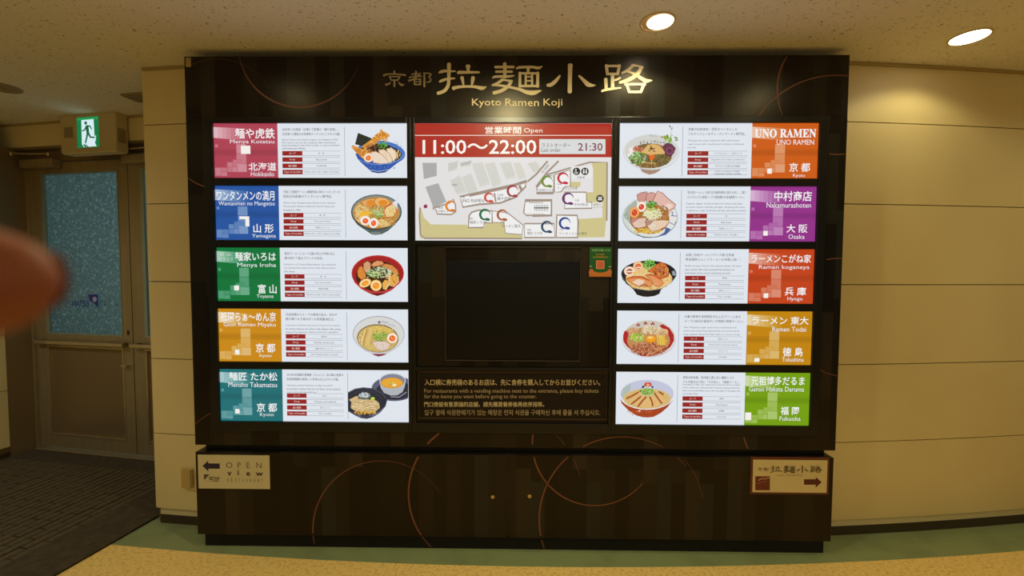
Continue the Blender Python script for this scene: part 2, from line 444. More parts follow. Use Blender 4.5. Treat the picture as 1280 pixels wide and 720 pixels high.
class Print:
    """collects flat shapes; map2 turns drawing coordinates into (X,Z) on the plane; y counts towards the viewer"""
    def __init__(s, map2, y, step=0.00006):
        s.map2, s.y, s.step = map2, y, step; s.V, s.F, s.C = [], [], []; s.k = 0
    def add(s, pts, faces, col):
        s.k += 1; b = len(s.V); y = s.y-s.k*s.step
        for p in pts:
            X, Z = s.map2(*p); s.V.append((X, y, Z))
        for f in faces: s.F.append([b+i for i in f]); s.C.append(lin(col))
    def poly(s, pts, col): s.add(pts, [list(range(len(pts)))], col)
    def rect(s, x0, y0, x1, y1, col): s.poly([(x0, y0), (x1, y0), (x1, y1), (x0, y1)], col)
    def ell(s, cx, cy, rx, ry, col, rot=0, n=24, a0=0, a1=360):
        c, q = math.cos(R(rot)), math.sin(R(rot)); pts = []
        full = (a1-a0) >= 360
        for i in range(n if full else n+1):
            a = R(a0+(a1-a0)*i/n); x, y = rx*math.cos(a), ry*math.sin(a)
            pts.append((cx+x*c-y*q, cy+x*q+y*c))
        s.poly(pts, col)
    def line(s, pts, w, col, closed=False):
        """ribbon; w number or list"""
        n = len(pts)
        if n < 2: return
        ws = w if isinstance(w, (list, tuple)) else [w]*n
        Lp, Rp = [], []
        for i in range(n):
            a = pts[(i-1) % n] if (i or closed) else pts[i]; b = pts[(i+1) % n] if (i < n-1 or closed) else pts[i]
            dx, dy = b[0]-a[0], b[1]-a[1]; l = math.hypot(dx, dy) or 1
            nx, ny = -dy/l*ws[i]/2, dx/l*ws[i]/2
            Lp.append((pts[i][0]+nx, pts[i][1]+ny)); Rp.append((pts[i][0]-nx, pts[i][1]-ny))
        f = [[i, i+1, n+i+1, n+i] for i in range(n-1)]
        if closed: f.append([n-1, 0, n, 2*n-1])
        s.add(Lp+Rp, f, col)
    def text(s, t, x0, y0, x1, y1, col, bold=0.0):
        V, F, _ = text_geo(t, bold)
        s.add([(x0+(x1-x0)*a, y1+(y0-y1)*b) for a, b in V], F, col)
    def obj(s, name, material, parent, label=None):
        me = bpy.data.meshes.new(name); me.from_pydata(s.V, [], s.F); me.update()
        at = me.color_attributes.new('Col', 'FLOAT_COLOR', 'CORNER')
        for p, c in zip(me.polygons, s.C):
            for li in p.loop_indices: at.data[li].color = (*c, 1)
            # face the viewer (-y)
        bmx = bmesh.new(); bmx.from_mesh(me)
        for f in bmx.faces:
            f.normal_update()
            if f.normal.y > 0: f.normal_flip()
        bmx.to_mesh(me); bmx.free()
        return obj(name, me, material, parent, label)

# drawing grid of the board: homography from the survey picture to a plane y = const
def survey(px, py, y=0.0):
    d = CF + CR*((px-640)/FPX) + CU*((360-py)/FPX)
    t = (y-CAM.y)/d.y; p = CAM+d*t
    return p.x, p.z

# exit pictogram, drawn in box-local coordinates (u,z)
def exmap(a, b):  # a 212..385 , b 400..622 -> u .760...956 , z 2.589..2.367
    return 0.762+(a-212)/173*0.196, 2.586-(b-400)/222*0.218
pr = Print(exmap, -0.1505)
pr.rect(212, 400, 385, 622, (12, 120, 66)); pr.rect(216, 404, 381, 420, (24, 150, 80))
pr.poly([(250, 420), (348, 418), (350, 545), (362, 560), (352, 590), (364, 616), (262, 618), (248, 596)], (214, 236, 240))
G = (10, 96, 60)
pr.ell(284, 443, 11, 12, G)
pr.line([(292, 462), (296, 490), (298, 515)], [20, 24, 20], G)
pr.line([(288, 465), (318, 468), (330, 492)], [14, 10, 8], G)
pr.line([(290, 468), (272, 494), (252, 500)], [12, 10, 8], G)
pr.line([(298, 508), (290, 545), (276, 590)], [16, 13, 11], G)
pr.line([(298, 508), (318, 548), (352, 552)], [16, 13, 11], G)
pr.line([(262, 598), (280, 620)], 10, G)
pr.line([(276, 600), (298, 620)], 8, G)
pr.line([(352, 552), (362, 540)], 9, (214, 236, 240))
pr.obj('pictogram', M['sign_lit'], ex, 'lit green and white running figure pictogram')

# mirrored shop sticker on the glass
def stmap(a, b): return 0.399+(a-92)*0.0079, 1.285-(b-368)*0.0079
pr = Print(stmap, 0.019)
BL = (44, 50, 160)
pr.poly([(112.5, 368), (124.5, 368), (124.5, 381.5), (119, 376.5), (114, 374.5)], BL)
pr.ell(120.3, 372.8, 2.6, 2.6, (170, 172, 220))
V_, F_, _ = text_geo('ISETAN', 0.02)
pr.add([(113-(21)*a, 380.5-6*b) for a, b in V_], F_, BL)
for x in (133, 147): pr.ell(x, 378, 1.0, 1.0, (40, 50, 90))
st = pr.obj('glass_sticker', M['print'], d1, 'blue mirrored shop sticker on the glass')

# ------------------------------------------------------------------ the signboard
bd = thing('signboard', 'large black illuminated ramen alley signboard with ten backlit menus and a map', 'signboard', (0, 0, 0))
BX0, BX1, BZ0, BZ1 = -1.698, 1.651, 0.561, 2.567
boxo('housing', (BX0, BX1, 0.012, 0.088, BZ0, BZ1), M['board_black'], bd, bev=.002)
FZ0, FZ1 = 0.640, 2.262
boxo('header_face', (BX0, BX1, 0.0, 0.0115, FZ1+.001, BZ1), M['patch'], bd, bev=.001, label='dark patchwork print header face')
boxo('side_face', (BX0, -1.602, 0.0, 0.0115, BZ0, FZ1), M['patch'], bd)
boxo('side_face', (1.557, BX1, 0.0, 0.0115, BZ0, FZ1), M['patch'], bd)
boxo('bottom_face', (-1.601, 1.556, 0.0, 0.0115, BZ0, FZ0-.001), M['patch'], bd)
boxo('neck', (BX0+.035, BX1-.035, 0.03, 0.088, 0.525, 0.5605), M['gap'], bd)
bm = bmesh.new(); box(bm, -1.690, -1.664, -0.0015, 0.0, BZ1-.052, BZ1-.006); obj('corner_plate', bm, M['trim'], bd, label='small square beige plate in the top left corner')
# frames with openings
COLS = {'L': (-1.560, -0.564), 'R': (0.513, 1.512), 'M': (-0.525, 0.474)}
def rowz(i): return 2.233-0.3165*i, 1.956-0.3165*i
def frame(name, x0, x1, openings):
    """openings: (xa,xb,za,zb) stacked top to bottom, same xa,xb"""
    bm = bmesh.new(); xa, xb = openings[0][0], openings[0][1]
    yf, yb = -0.008, 0.0115
    box(bm, x0, xa, yf, yb, FZ0, FZ1, bev=.002); box(bm, xb, x1, yf, yb, FZ0, FZ1, bev=.002)
    zs = [FZ1]
    for o in openings: zs += [o[3], o[2]]
    zs.append(FZ0)
    for k in range(0, len(zs), 2):
        box(bm, xa, xb, yf, yb, zs[k+1], zs[k], bev=.002)
    return obj(name, bm, M['frame'], bd)
frame('screen_frame', -1.600, -0.5445, [(COLS['L'][0], COLS['L'][1], rowz(i)[1], rowz(i)[0]) for i in range(5)])
frame('screen_frame', 0.4915, 1.555, [(COLS['R'][0], COLS['R'][1], rowz(i)[1], rowz(i)[0]) for i in range(5)])
frame('screen_frame', -0.5435, 0.4905, [(COLS['M'][0], COLS['M'][1], 1.639, 2.233), (COLS['M'][0], COLS['M'][1], 0.985, 1.618), (COLS['M'][0], COLS['M'][1], 0.692, 0.967)])
boxo('centre_face', (COLS['M'][0]+.001, COLS['M'][1]-.001, 0.004, 0.0115, 0.986, 1.617), M['patch'], bd)
# acrylic poster holder with a switched-off screen
hd = boxo('monitor', (-0.366, 0.318, -0.012, 0.0035, 1.028, 1.535), M['monitor'], bd, bev=.002, label='dark switched-off display in an acrylic holder')
boxo('painted_reflection', (-0.360, 0.312, -0.0130, -0.0121, 1.435, 1.530), M['band'], hd)  # dark blue reflection on the display, painted as a thin strip
bm = bmesh.new(); box(bm, -0.371, 0.322, -0.014, 0.0035, 1.020, 1.0245); box(bm, -0.371, -0.3675, -0.014, 0.0035, 1.0245, 1.54); box(bm, 0.3195, 0.322, -0.014, 0.0035, 1.0245, 1.54); box(bm, -0.371, 0.322, -0.006, 0.0035, 1.605, 1.6085)
obj('holder_edge', bm, mat('dull_edge', (58, 54, 50), 0.5), hd, label='thin metal edge of the holder')
bm = bmesh.new()
for X in (-0.368, 0.320):
    for Z in (1.548, 1.60): cyl(bm, (X, 0.004, Z), (X, -0.010, Z), .004, seg=12)
obj('standoff', bm, M['gap'], hd)

# letters of the header: hand-brushed clerical strokes (x, y, width)
GLY = {
 'kyo': (16.0, 475, 76, [[(285,205,32),(286,262,34)], [(72,292,36),(150,268,28),(290,262,22),(420,273,28),(500,285,34),(512,272,8)], [(180,314,22),(400,314,22)], [(188,310,24),(222,385,26)], [(222,384,24),(352,384,24)], [(352,388,26),(398,312,26)], [(287,390,32),(287,508,36)], [(208,434,18),(165,465,30),(118,474,38)], [(372,434,20),(410,470,38),(440,484,36),(478,468,12)]]),
 'to': (16.0, 475, 76, [[(718,210,34),(716,260,30),(706,340,30)], [(635,268,22),(760,248,18)], [(585,334,26),(640,318,22),(835,306,20)], [(805,250,24),(740,312,24),(660,370,28),(570,396,30)], [(686,360,26),(690,472,26)], [(686,368,20),(806,364,20)], [(692,418,16),(806,416,16)], [(686,472,24),(815,472,24)], [(806,360,26),(806,470,26)], [(885,245,28),(887,510,38)], [(868,246,14),(960,246,18),(1018,272,26),(975,322,18)], [(970,322,16),(1014,362,24),(1008,402,26),(965,424,20),(925,425,10)]]),
 'ra': (14.4, 540, 74, [[(306,88,72),(303,200,62),(301,380,58),(285,480,60),(220,570,60),(108,612,58)], [(122,240,20),(160,226,46),(225,210,48),(300,216,34),(415,214,24)], [(138,402,34),(180,385,48),(240,362,44),(300,352,32),(406,342,26)], [(648,128,86),(650,160,62),(650,215,48)], [(470,242,52),(500,236,56),(650,235,46),(845,235,36)], [(540,330,66),(555,400,48),(570,480,22)], [(738,330,66),(728,400,54),(712,480,22)], [(385,522,64),(430,508,54),(520,495,46),(650,490,42),(780,496,48),(900,520,66),(975,495,14)]]),
 'men': (14.4, 608, 74, [[(331,78,62),(332,320,58)], [(160,140,44),(490,138,44)], [(172,223,42),(460,222,40)], [(112,334,24),(170,312,42),(400,308,42),(500,294,14)], [(292,366,52),(200,430,46),(110,468,36)], [(285,364,34),(380,384,34),(460,394,44)], [(448,396,52),(390,484,60),(270,568,60),(135,606,60)], [(106,464,30),(260,474,38),(420,502,40),(600,545,52),(720,592,70),(840,604,84),(950,575,38),(992,564,8)],
         [(545,164,30),(600,146,44),(800,138,40),(935,156,50),(1005,124,10)], [(752,160,74),(752,190,52),(752,240,46)], [(603,245,50),(603,492,50)], [(924,245,54),(922,492,54)], [(603,252,38),(924,252,38)], [(600,482,42),(926,482,42)], [(708,250,38),(708,478,38)], [(822,250,38),(822,478,38)], [(720,316,24),(812,316,24)], [(720,388,26),(812,388,26)]]),
 'ko': (14.4, 676, 74, [[(532,108,86),(528,180,76),(525,340,72),(522,582,78)], [(342,298,34),(270,388,60),(185,458,66),(125,466,50)], [(692,298,34),(780,384,60),(850,452,78),(930,470,46),(990,464,8)]]),
 'ji': (14.4, 744, 74, [[(203,112,56),(220,268,50)], [(190,120,40),(445,120,40)], [(438,112,54),(405,266,50)], [(214,264,42),(410,264,42)], [(312,285,62),(315,532,58)], [(352,374,34),(400,360,38),(448,334,34)], [(190,358,62),(200,545,52)], [(122,574,36),(200,548,46),(330,530,40),(460,516,28)],
        [(684,112,54),(600,190,54),(484,250,34)], [(665,108,42),(760,122,40),(850,148,50)], [(836,148,58),(745,282,72),(600,370,66),(448,420,48)], [(590,222,36),(700,262,46),(820,338,60),(905,386,72),(985,384,38),(1028,380,6)], [(540,452,42),(900,452,42)], [(565,448,48),(612,592,46)], [(878,448,54),(820,592,46)], [(605,588,42),(826,588,42)]]),
}
def smooth(pts, n=4):
    if len(pts) < 3:
        a, b = pts[0], pts[-1]; return [tuple(a[k]+(b[k]-a[k])*i/3 for k in range(3)) for i in range(4)]
    out = []
    for i in range(len(pts)-1):
        p0 = pts[max(i-1, 0)]; p1 = pts[i]; p2 = pts[i+1]; p3 = pts[min(i+2, len(pts)-1)]
        for j in range(n):
            t = j/n
            out.append(tuple(0.5*((2*p1[k])+(-p0[k]+p2[k])*t+(2*p0[k]-5*p1[k]+4*p2[k]-p3[k])*t*t+(-p0[k]+3*p1[k]-3*p2[k]+p3[k])*t**3) for k in range(3)))
    out.append(pts[-1]); return out
def stroke_outline(st):
    s = smooth(st); n = len(s); Lp, Rp = [], []
    for i in range(n):
        a = s[max(i-1, 0)]; b = s[min(i+1, n-1)]
        dx, dy = b[0]-a[0], b[1]-a[1]; l = math.hypot(dx, dy) or 1; h = max(s[i][2], 2)/2
        Lp.append((s[i][0]-dy/l*h, s[i][1]+dx/l*h)); Rp.append((s[i][0]+dy/l*h, s[i][1]-dx/l*h))
    def cap(p, q, w):   # round end from side p to side q beyond the end
        cx, cy = (p[0]+q[0])/2, (p[1]+q[1])/2; ax, ay = p[0]-cx, p[1]-cy; out = []
        for k in range(1, 6):
            t = math.pi*k/6; out.append((cx+ax*math.cos(t)+ay*math.sin(t)*w, cy+ay*math.cos(t)-ax*math.sin(t)*w))
        return out
    return Lp + cap(Lp[-1], Rp[-1], 0.8) + Rp[::-1] + cap(Rp[0], Lp[0], 0.8)
def letter_bm(g, mapping, yf, th):
    sc, ox, oy, strokes = GLY[g]; bm = bmesh.new()
    for k, st in enumerate(strokes):
        pts = stroke_outline(st); y = yf-0.00004*k
        f = [bm.verts.new((X, y, Z)) for X, Z in (mapping(ox+a/sc, oy+b/sc) for a, b in pts)]
        fa = bm.faces.new(f)
        r = bmesh.ops.extrude_face_region(bm, geom=[fa])
        for v in r['geom']:
            if isinstance(v, bmesh.types.BMVert): v.co.y = yf+th
    bmesh.ops.recalc_face_normals(bm, faces=bm.faces)
    return bm
names = {'kyo': 'smaller bronze character of the title, first', 'to': 'smaller bronze character of the title, second', 'ra': 'first large gold character of the title', 'men': 'second large gold character of the title', 'ko': 'third large gold character of the title', 'ji': 'fourth large gold character of the title'}
M['bronze'] = mat('bronze_letter', (172, 158, 128), 0.55)
for g in GLY:
    obj('letter', letter_bm(g, lambda a, b: survey(a, b, -0.003), -0.003, 0.0028), M['bronze'] if g in ('kyo', 'to') else M['gold'], bd, names[g])
def solid_text(name, s, mapping, x0, y0, x1, y1, yf, th, material, parent, bold=0.0, label=None):
    V, F, _ = text_geo(s, bold); bm = bmesh.new(); vs = []
    for a, b in V:
        X, Z = mapping(x0+(x1-x0)*a, y1+(y0-y1)*b); vs.append(bm.verts.new((X, yf, Z)))
    for f in F:
        try: bm.faces.new([vs[i] for i in f])
        except ValueError: pass
    r = bmesh.ops.extrude_face_region(bm, geom=list(bm.faces))
    for v in r['geom']:
        if isinstance(v, bmesh.types.BMVert): v.co.y = yf+th
    bmesh.ops.recalc_face_normals(bm, faces=bm.faces)
    return obj(name, bm, material, parent, label)
for wd_, a_, b_, lo in (('Kyoto', 590, 626.3, 134.6), ('Ramen', 631.6, 673.6, 132.6), ('Koji', 679.4, 703, 134.6)):
    solid_text('romaji_word', wd_, lambda a, b: survey(a, b, -0.002), a_, 123.2, b_, lo, -0.002, 0.0018, M['gold'], bd)

# ------------------------------------------------------------------ base cabinet
cb = thing('base_cabinet', 'low black two-door cabinet standing under the illuminated signboard', 'cabinet', (0, 0, 0))
CX0, CX1, CZ0, CZ1 = -1.697, 1.644, 0.077, 0.524
boxo('carcass', (CX0, CX1, 0.014, 0.088, CZ0, CZ1), M['board_black'], cb, bev=.004)
dl = boxo('cabinet_door', (CX0, -0.047, -0.002, 0.0135, CZ0, CZ1-.001), M['patch'], cb, bev=.002)
dr = boxo('cabinet_door', (-0.035, CX1, -0.002, 0.0135, CZ0, CZ1-.001), M['patch'], cb, bev=.002)
pl = boxo('plinth', (CX0+.022, CX1-.020, 0.022, 0.088, 0.0, CZ0-.0005), M['gap'], cb)
for p, X, Z in ((dl, -0.125, 0.297), (dr, 0.069, 0.303)):
    bm = bmesh.new(); cyl(bm, (X, -0.001, Z), (X, -0.0034, Z), 0.0095, seg=20); box(bm, X-.0012, X+.0012, -0.0037, -0.003, Z-.005, Z+.005)
    obj('lock', bm, M['brass'], p, 'round brass key lock')

# copper circle lines across the faces -------------------------
def circle_line(cx, cy, r, a0, a1, w0, faces, wf=None):
    """circle in survey units; angles in degrees, 0 = right, 90 = down; faces = [(parent, y, test(X,Z))]"""
    n = max(12, int(abs(a1-a0)/3))
    for par, y, test in faces:
        run = []
        def flush():
            if len(run) >= 3:
                bm = bmesh.new(); Lr = []
                for i, (X, Z, w) in enumerate(run):
                    A = run[max(i-1, 0)]; B = run[min(i+1, len(run)-1)]; dx, dz = B[0]-A[0], B[1]-A[1]; l = math.hypot(dx, dz) or 1
                    Lr.append([bm.verts.new((X-dz/l*w/2, y, Z+dx/l*w/2)), bm.verts.new((X+dz/l*w/2, y, Z-dx/l*w/2))])
                for a, b in zip(Lr, Lr[1:]): bm.faces.new((a[0], a[1], b[1], b[0]))
                r_ = bmesh.ops.extrude_face_region(bm, geom=list(bm.faces))
                for v in r_['geom']:
                    if isinstance(v, bmesh.types.BMVert): v.co.y = y+.0004
                bmesh.ops.recalc_face_normals(bm, faces=bm.faces)
                obj('circle_line', bm, M['copper'], par)
            run.clear()
        for i in range(n+1):
            t = i/n; a = R(a0+(a1-a0)*t)
            X, Z = survey(cx+r*math.cos(a), cy+r*math.sin(a), y)
            wd = w0*(wf(t) if wf else 1)
            if test(X, Z): run.append((X, Z, wd*0.0032))
            else: flush()
        flush()
top = (bd, -0.0005, lambda X, Z: BX0+.001 < X < BX1-.001 and FZ1+.002 < Z < BZ1-.001)
lft = (bd, -0.0005, lambda X, Z: BX0+.001 < X < -1.603 and BZ0+.001 < Z < FZ1)
rgt = (bd, -0.0005, lambda X, Z: 1.558 < X < BX1-.001 and BZ0+.001 < Z < FZ1)
bot = (bd, -0.0005, lambda X, Z: -1.6 < X < 1.555 and BZ0+.001 < Z < FZ0-.002)
dL = (dl, -0.0025, lambda X, Z: CX0+.002 < X < -.049 and CZ0+.002 < Z < CZ1-.003)
dR = (dr, -0.0025, lambda X, Z: -.033 < X < CX1-.002 and CZ0+.002 < Z < CZ1-.003)
plf = (pl, 0.0215, lambda X, Z: CX0+.03 < X < CX1-.03 and 0.002 < Z < CZ0-.002)
fade = lambda t: max(0.12, 1-1.0*t); swell = lambda t: 0.3+0.9*math.sin(math.pi*t)
circle_line(272, 147.5, 74, 205, 330, 1.1, [top], lambda t: .7-.5*t)
circle_line(375, 57, 77, 175, 20, 2.4, [top], lambda t: .35+.75*math.sin(math.pi*min(1, t*1.1)) if t < .9 else .2)
circle_line(1047.5, 112, 76, 228, 152, 2.3, [top], swell)
circle_line(1047.5, 117, 76, 110, 75, 1.6, [rgt])
circle_line(1046, 213, 119, 212, 277, 2.3, [top], lambda t: 1.0-.45*t)
circle_line(1048, 400, 77, 250, 285, 1.6, [rgt])
circle_line(1060, 395, 76, 128, 95, 1.1, [rgt])
circle_line(275, 170, 66, 130, 100, 1.6, [lft])
circle_line(300, 590, 82, 215, 255, 1.0, [lft])
circle_line(477, 662, 86, 165, 330, 2.2, [dL, bot, plf], fade)
circle_line(603.6, 617, 93, 240, 128, 2.5, [dL, bot, plf], lambda t: 1.1-.25*t)
circle_line(743.5, 554, 78, 200, 40, 2.3, [dL, dR, bot], lambda t: 1.1-.55*t)
circle_line(778, 650, 104, 160, 320, 2.5, [dR, bot, plf], lambda t: 1.1-.85*t)
circle_line(615, 625, 114, 305, 345, 0.5, [dR, bot])
circle_line(1000, 530, 72, 188, 130, 2.0, [dR, bot])
circle_line(780, 640, 100, 310, 350, 0.5, [dR, bot])

# ------------------------------------------------------------------ backlit shop panels
WHITE = (226, 232, 240)
RED = (150, 32, 34)
def panel_map(x0, x1, z0, z1, W, H):
    return lambda a, b: (x0+(x1-x0)*a/W, z1-(z1-z0)*b/H)
def lighten(c, k): return tuple(int(v+(255-v)*k) for v in c)
JMAP = [(142, 130, 204, 188), (142, 190, 204, 252), (118, 228, 176, 272), (82, 244, 116, 274), (114, 274, 144, 306), (146, 254, 206, 306), (84, 276, 113, 306), (5, 278, 42, 330), (43, 278, 81, 304), (43, 306, 81, 332), (8, 132, 26, 150)]
def nameplate(pm, ox, w, bg, jp, jb, en, eb, pf, pb, pe, peb, hi, extra=None):
    pr = pm
    pr.rect(ox, 0, ox+w, 345, bg)
    dk = tuple(int(v*.95) for v in bg)
    pr.rect(ox, 160, ox+w, 205, dk); pr.rect(ox, 172, ox+w, 192, tuple(int(v*.91) for v in bg))
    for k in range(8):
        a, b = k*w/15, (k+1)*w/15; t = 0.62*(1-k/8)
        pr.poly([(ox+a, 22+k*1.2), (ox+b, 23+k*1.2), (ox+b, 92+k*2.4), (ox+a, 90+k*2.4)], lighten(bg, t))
    for i, (a, b, c, d) in enumerate(JMAP):
        pr.rect(ox+a, b, ox+c, d, lighten(bg, (0.36, .30, .26, .3, .34, .4, .28, .3, .26, .3, .3)[i]))
        pr.line([(ox+a, b), (ox+c, b), (ox+c, d), (ox+a, d)], 1.4, lighten(bg, .08), closed=True)
    for h in hi: pr.rect(ox+h[0], h[1], ox+h[2], h[3], (246, 242, 236))
    if extra: extra(pr)
    pr.text(jp, *jb, (246, 246, 246), 0.012)
    pr.text(en, *eb, (240, 240, 244), 0.0)
    pr.text(pf, *pb, (246, 246, 246), 0.012)
    pr.text(pe, *peb, (236, 238, 240), 0.0)

def description(pr, xo, jp, en, y0=28, ye=104, le=18.0):
    for k, (t, x) in enumerate(jp):
        pr.text(t, xo, y0+k*29, xo+x, y0+k*29+18, (30, 32, 38))
    for k, (t, x) in enumerate(en):
        pr.text(t, xo-3, ye+k*le, xo-3+x, ye+k*le+12.5, (62, 64, 76))
def table(pr, xo, rows, y0=173, xr=127, xe=365):
    heads = ['スープ', 'Soup', '麺の種類', 'Type of noodles']
    hw = [40, 36, 52, 108]
    for k in range(4):
        y = y0+k*39.5
        pr.rect(xo, y, xo+xr, y+29, RED)
        c = xo+xr/2
        pr.text(heads[k], c-hw[k]/2, y+8, c+hw[k]/2, y+22, (240, 214, 206))
        pr.line([(xo+xr, y+.5), (xo+xe, y+.5), (xo+xe, y+28.5), (xo+xr, y+28.5)], 1.5, (90, 88, 104))
        t, w_ = rows[k]; c = xo+(xr+xe)/2
        if '|' in t:
            a, b = t.split('|')
            pr.text(a, c-w_/2, y+3, c+w_/2, y+13, (54, 54, 64)); pr.text(b, c-w_/2-6, y+16, c+w_/2+6, y+27, (54, 54, 64))
        else: pr.text(t, c-w_/2, y+9, c+w_/2, y+20, (54, 54, 64))

# small food painting tools; all in crop pixels of the picture
class Food:
    def __init__(s, pr, ox, oy, sc=9.6): s.pr, s.ox, s.oy, s.sc = pr, ox, oy, sc
    def q(s, pts): return [(s.ox+a/s.sc, s.oy+b/s.sc) for a, b in pts]
    def poly(s, pts, c): s.pr.poly(s.q(pts), c)
    def ell(s, cx, cy, rx, ry, c, rot=0, n=28, **k): s.pr.ell(s.ox+cx/s.sc, s.oy+cy/s.sc, rx/s.sc, ry/s.sc, c, rot, n, **k)
    def line(s, pts, w, c): s.pr.line(s.q(pts), [v/s.sc for v in w] if isinstance(w, (list, tuple)) else w/s.sc, c)
    def scatter(s, cx, cy, rx, ry, cols, n, w=(6, 22), h=(4, 9), rot=0, ang=None):
        for _ in range(n):
            t = random.uniform(0, 2*math.pi); k = math.sqrt(random.random())
            x, y = rx*k*math.cos(t), ry*k*math.sin(t); c, q_ = math.cos(R(rot)), math.sin(R(rot))
            s.ell(cx+x*c-y*q_, cy+x*q_+y*c, random.uniform(*w)/2, random.uniform(*h)/2, random.choice(cols), ang if ang is not None else random.uniform(0, 180), 7)
    def noodles(s, cx, cy, rx, ry, cols, n, rot=0, w=5, curl=.5, spread=.5):
        for _ in range(n):
            t = random.uniform(0, 2*math.pi); k = math.sqrt(random.random())*.85
            x, y = cx+rx*k*math.cos(t), cy+ry*k*math.sin(t)
            a = R(rot+random.uniform(-40, 40)*spread*2); l = random.uniform(.25, .6)*min(rx, ry*1.6); pts = []
            for i in range(5):
                u = (i/4-.5)*2*l; pts.append((x+u*math.cos(a)-curl*(u*u/l)*math.sin(a), y+u*math.sin(a)+curl*(u*u/l)*math.cos(a)))
            pts = [p for p in pts if ((p[0]-cx)/rx)**2+((p[1]-cy)/ry)**2 < 1.05]
            if len(pts) > 1: s.line(pts, w, random.choice(cols))
    def egg(s, cx, cy, rx, ry, rot=0, rim=(236, 190, 120), white=(244, 232, 214), yolk=(226, 104, 30)):
        s.ell(cx, cy, rx, ry, rim, rot); s.ell(cx, cy, rx*.88, ry*.88, white, rot); s.ell(cx, cy+ry*.05, rx*.56, ry*.56, yolk, rot)
        s.ell(cx+rx*.1, cy+ry*.1, rx*.36, ry*.34, tuple(min(255, v+26) for v in yolk), rot); s.ell(cx-rx*.2, cy-ry*.15, rx*.09, ry*.09, (255, 226, 190))
    def slice(s, pts, fill, edge, w=7):
        s.poly(pts, fill); s.line(pts+[pts[0]], w, edge)
        cx = sum(p[0] for p in pts)/len(pts); cy = sum(p[1] for p in pts)/len(pts)
        for k in range(5):
            a = random.choice(pts); b = (cx+random.uniform(-15, 15), cy+random.uniform(-10, 10))
            s.line([(a[0]*.6+b[0]*.4, a[1]*.6+b[1]*.4), b], 5, tuple(min(255, int(v*random.uniform(.9, 1.06))) for v in fill))
GREENS = [(70, 150, 40), (104, 186, 62), (44, 112, 30), (150, 208, 100), (88, 168, 48)]
NOOD = [(232, 200, 130), (214, 174, 96), (244, 220, 160), (196, 150, 80)]

def food_L1(pr):
    f = Food(pr, 440, 150, 8.0); B = (40, 82, 168)
    f.poly([(32, 335), (60, 395), (95, 430), (150, 478), (182, 508), (200, 520), (262, 532), (330, 524), (360, 504), (420, 455), (480, 410), (520, 372), (530, 330), (300, 300)], B)
    f.poly([(182, 502), (205, 520), (262, 532), (330, 524), (362, 500), (270, 514)], (30, 60, 130)); f.line([(175, 500), (270, 514), (366, 496)], 5, (190, 210, 240))
    f.ell(290, 325, 243, 118, B, 6); f.ell(292, 322, 234, 108, (70, 118, 200), 6); f.ell(288, 330, 208, 92, (38, 26, 20), 6)
    f.scatter(440, 260, 70, 40, [(90, 140, 214), (54, 96, 180), (110, 156, 220)], 40, (6, 18), (3, 7))
    f.scatter(290, 470, 150, 32, [(70, 120, 200), (30, 64, 140), (96, 144, 214)], 70, (6, 22), (2, 6))
    f.noodles(452, 345, 40, 50, NOOD, 24, 80, 5, .15)
    f.poly([(60, 128), (204, 186), (192, 222), (110, 262), (30, 242)], (36, 42, 36)); f.scatter(110, 200, 62, 42, [(48, 56, 46), (28, 32, 28)], 30)
    T = [(222, 150, 58), (240, 178, 92), (196, 116, 36), (250, 204, 130), (176, 96, 30)]
    f.line([(0, 262), (60, 300), (120, 350), (190, 330)], [26, 60, 84, 70], (206, 132, 46)); f.line([(110, 280), (200, 225), (270, 165), (340, 150)], [44, 58, 74, 70], (216, 146, 56))
    f.line([(290, 160), (294, 96)], [44, 18], (206, 132, 46)); f.line([(330, 150), (374, 160)], [60, 20], (224, 152, 62))
    for c in ((30, 278, 34, 14), (80, 315, 46, 28), (125, 345, 46, 32), (170, 320, 50, 34), (200, 230, 50, 28), (260, 175, 44, 34), (310, 150, 52, 34), (296, 115, 14, 26), (335, 190, 30, 22)): f.scatter(*c, T, 26, (8, 22), (6, 13))
    f.scatter(195, 285, 58, 38, [(84, 44, 42), (120, 66, 60), (56, 28, 30), (150, 96, 84)], 70, (8, 26), (4, 8))
    f.scatter(308, 250, 54, 36, GREENS, 80, (8, 20), (4, 9))
    E_ = (196, 160, 124)
    f.slice([(345, 290), (395, 280), (436, 310), (446, 370), (420, 412), (380, 400)], (240, 218, 190), E_)
    f.slice([(265, 300), (320, 296), (370, 330), (404, 392), (396, 424), (340, 430), (300, 380)], (238, 214, 186), E_)
    f.slice([(188, 325), (236, 315), (300, 345), (352, 400), (362, 432), (290, 438), (215, 426), (200, 380)], (236, 216, 196), E_)
    f.egg(165, 378, 48, 47, 10)
    f.line([(60, 392), (150, 436), (262, 446), (400, 432), (500, 386), (528, 340)], 6, (120, 160, 226))
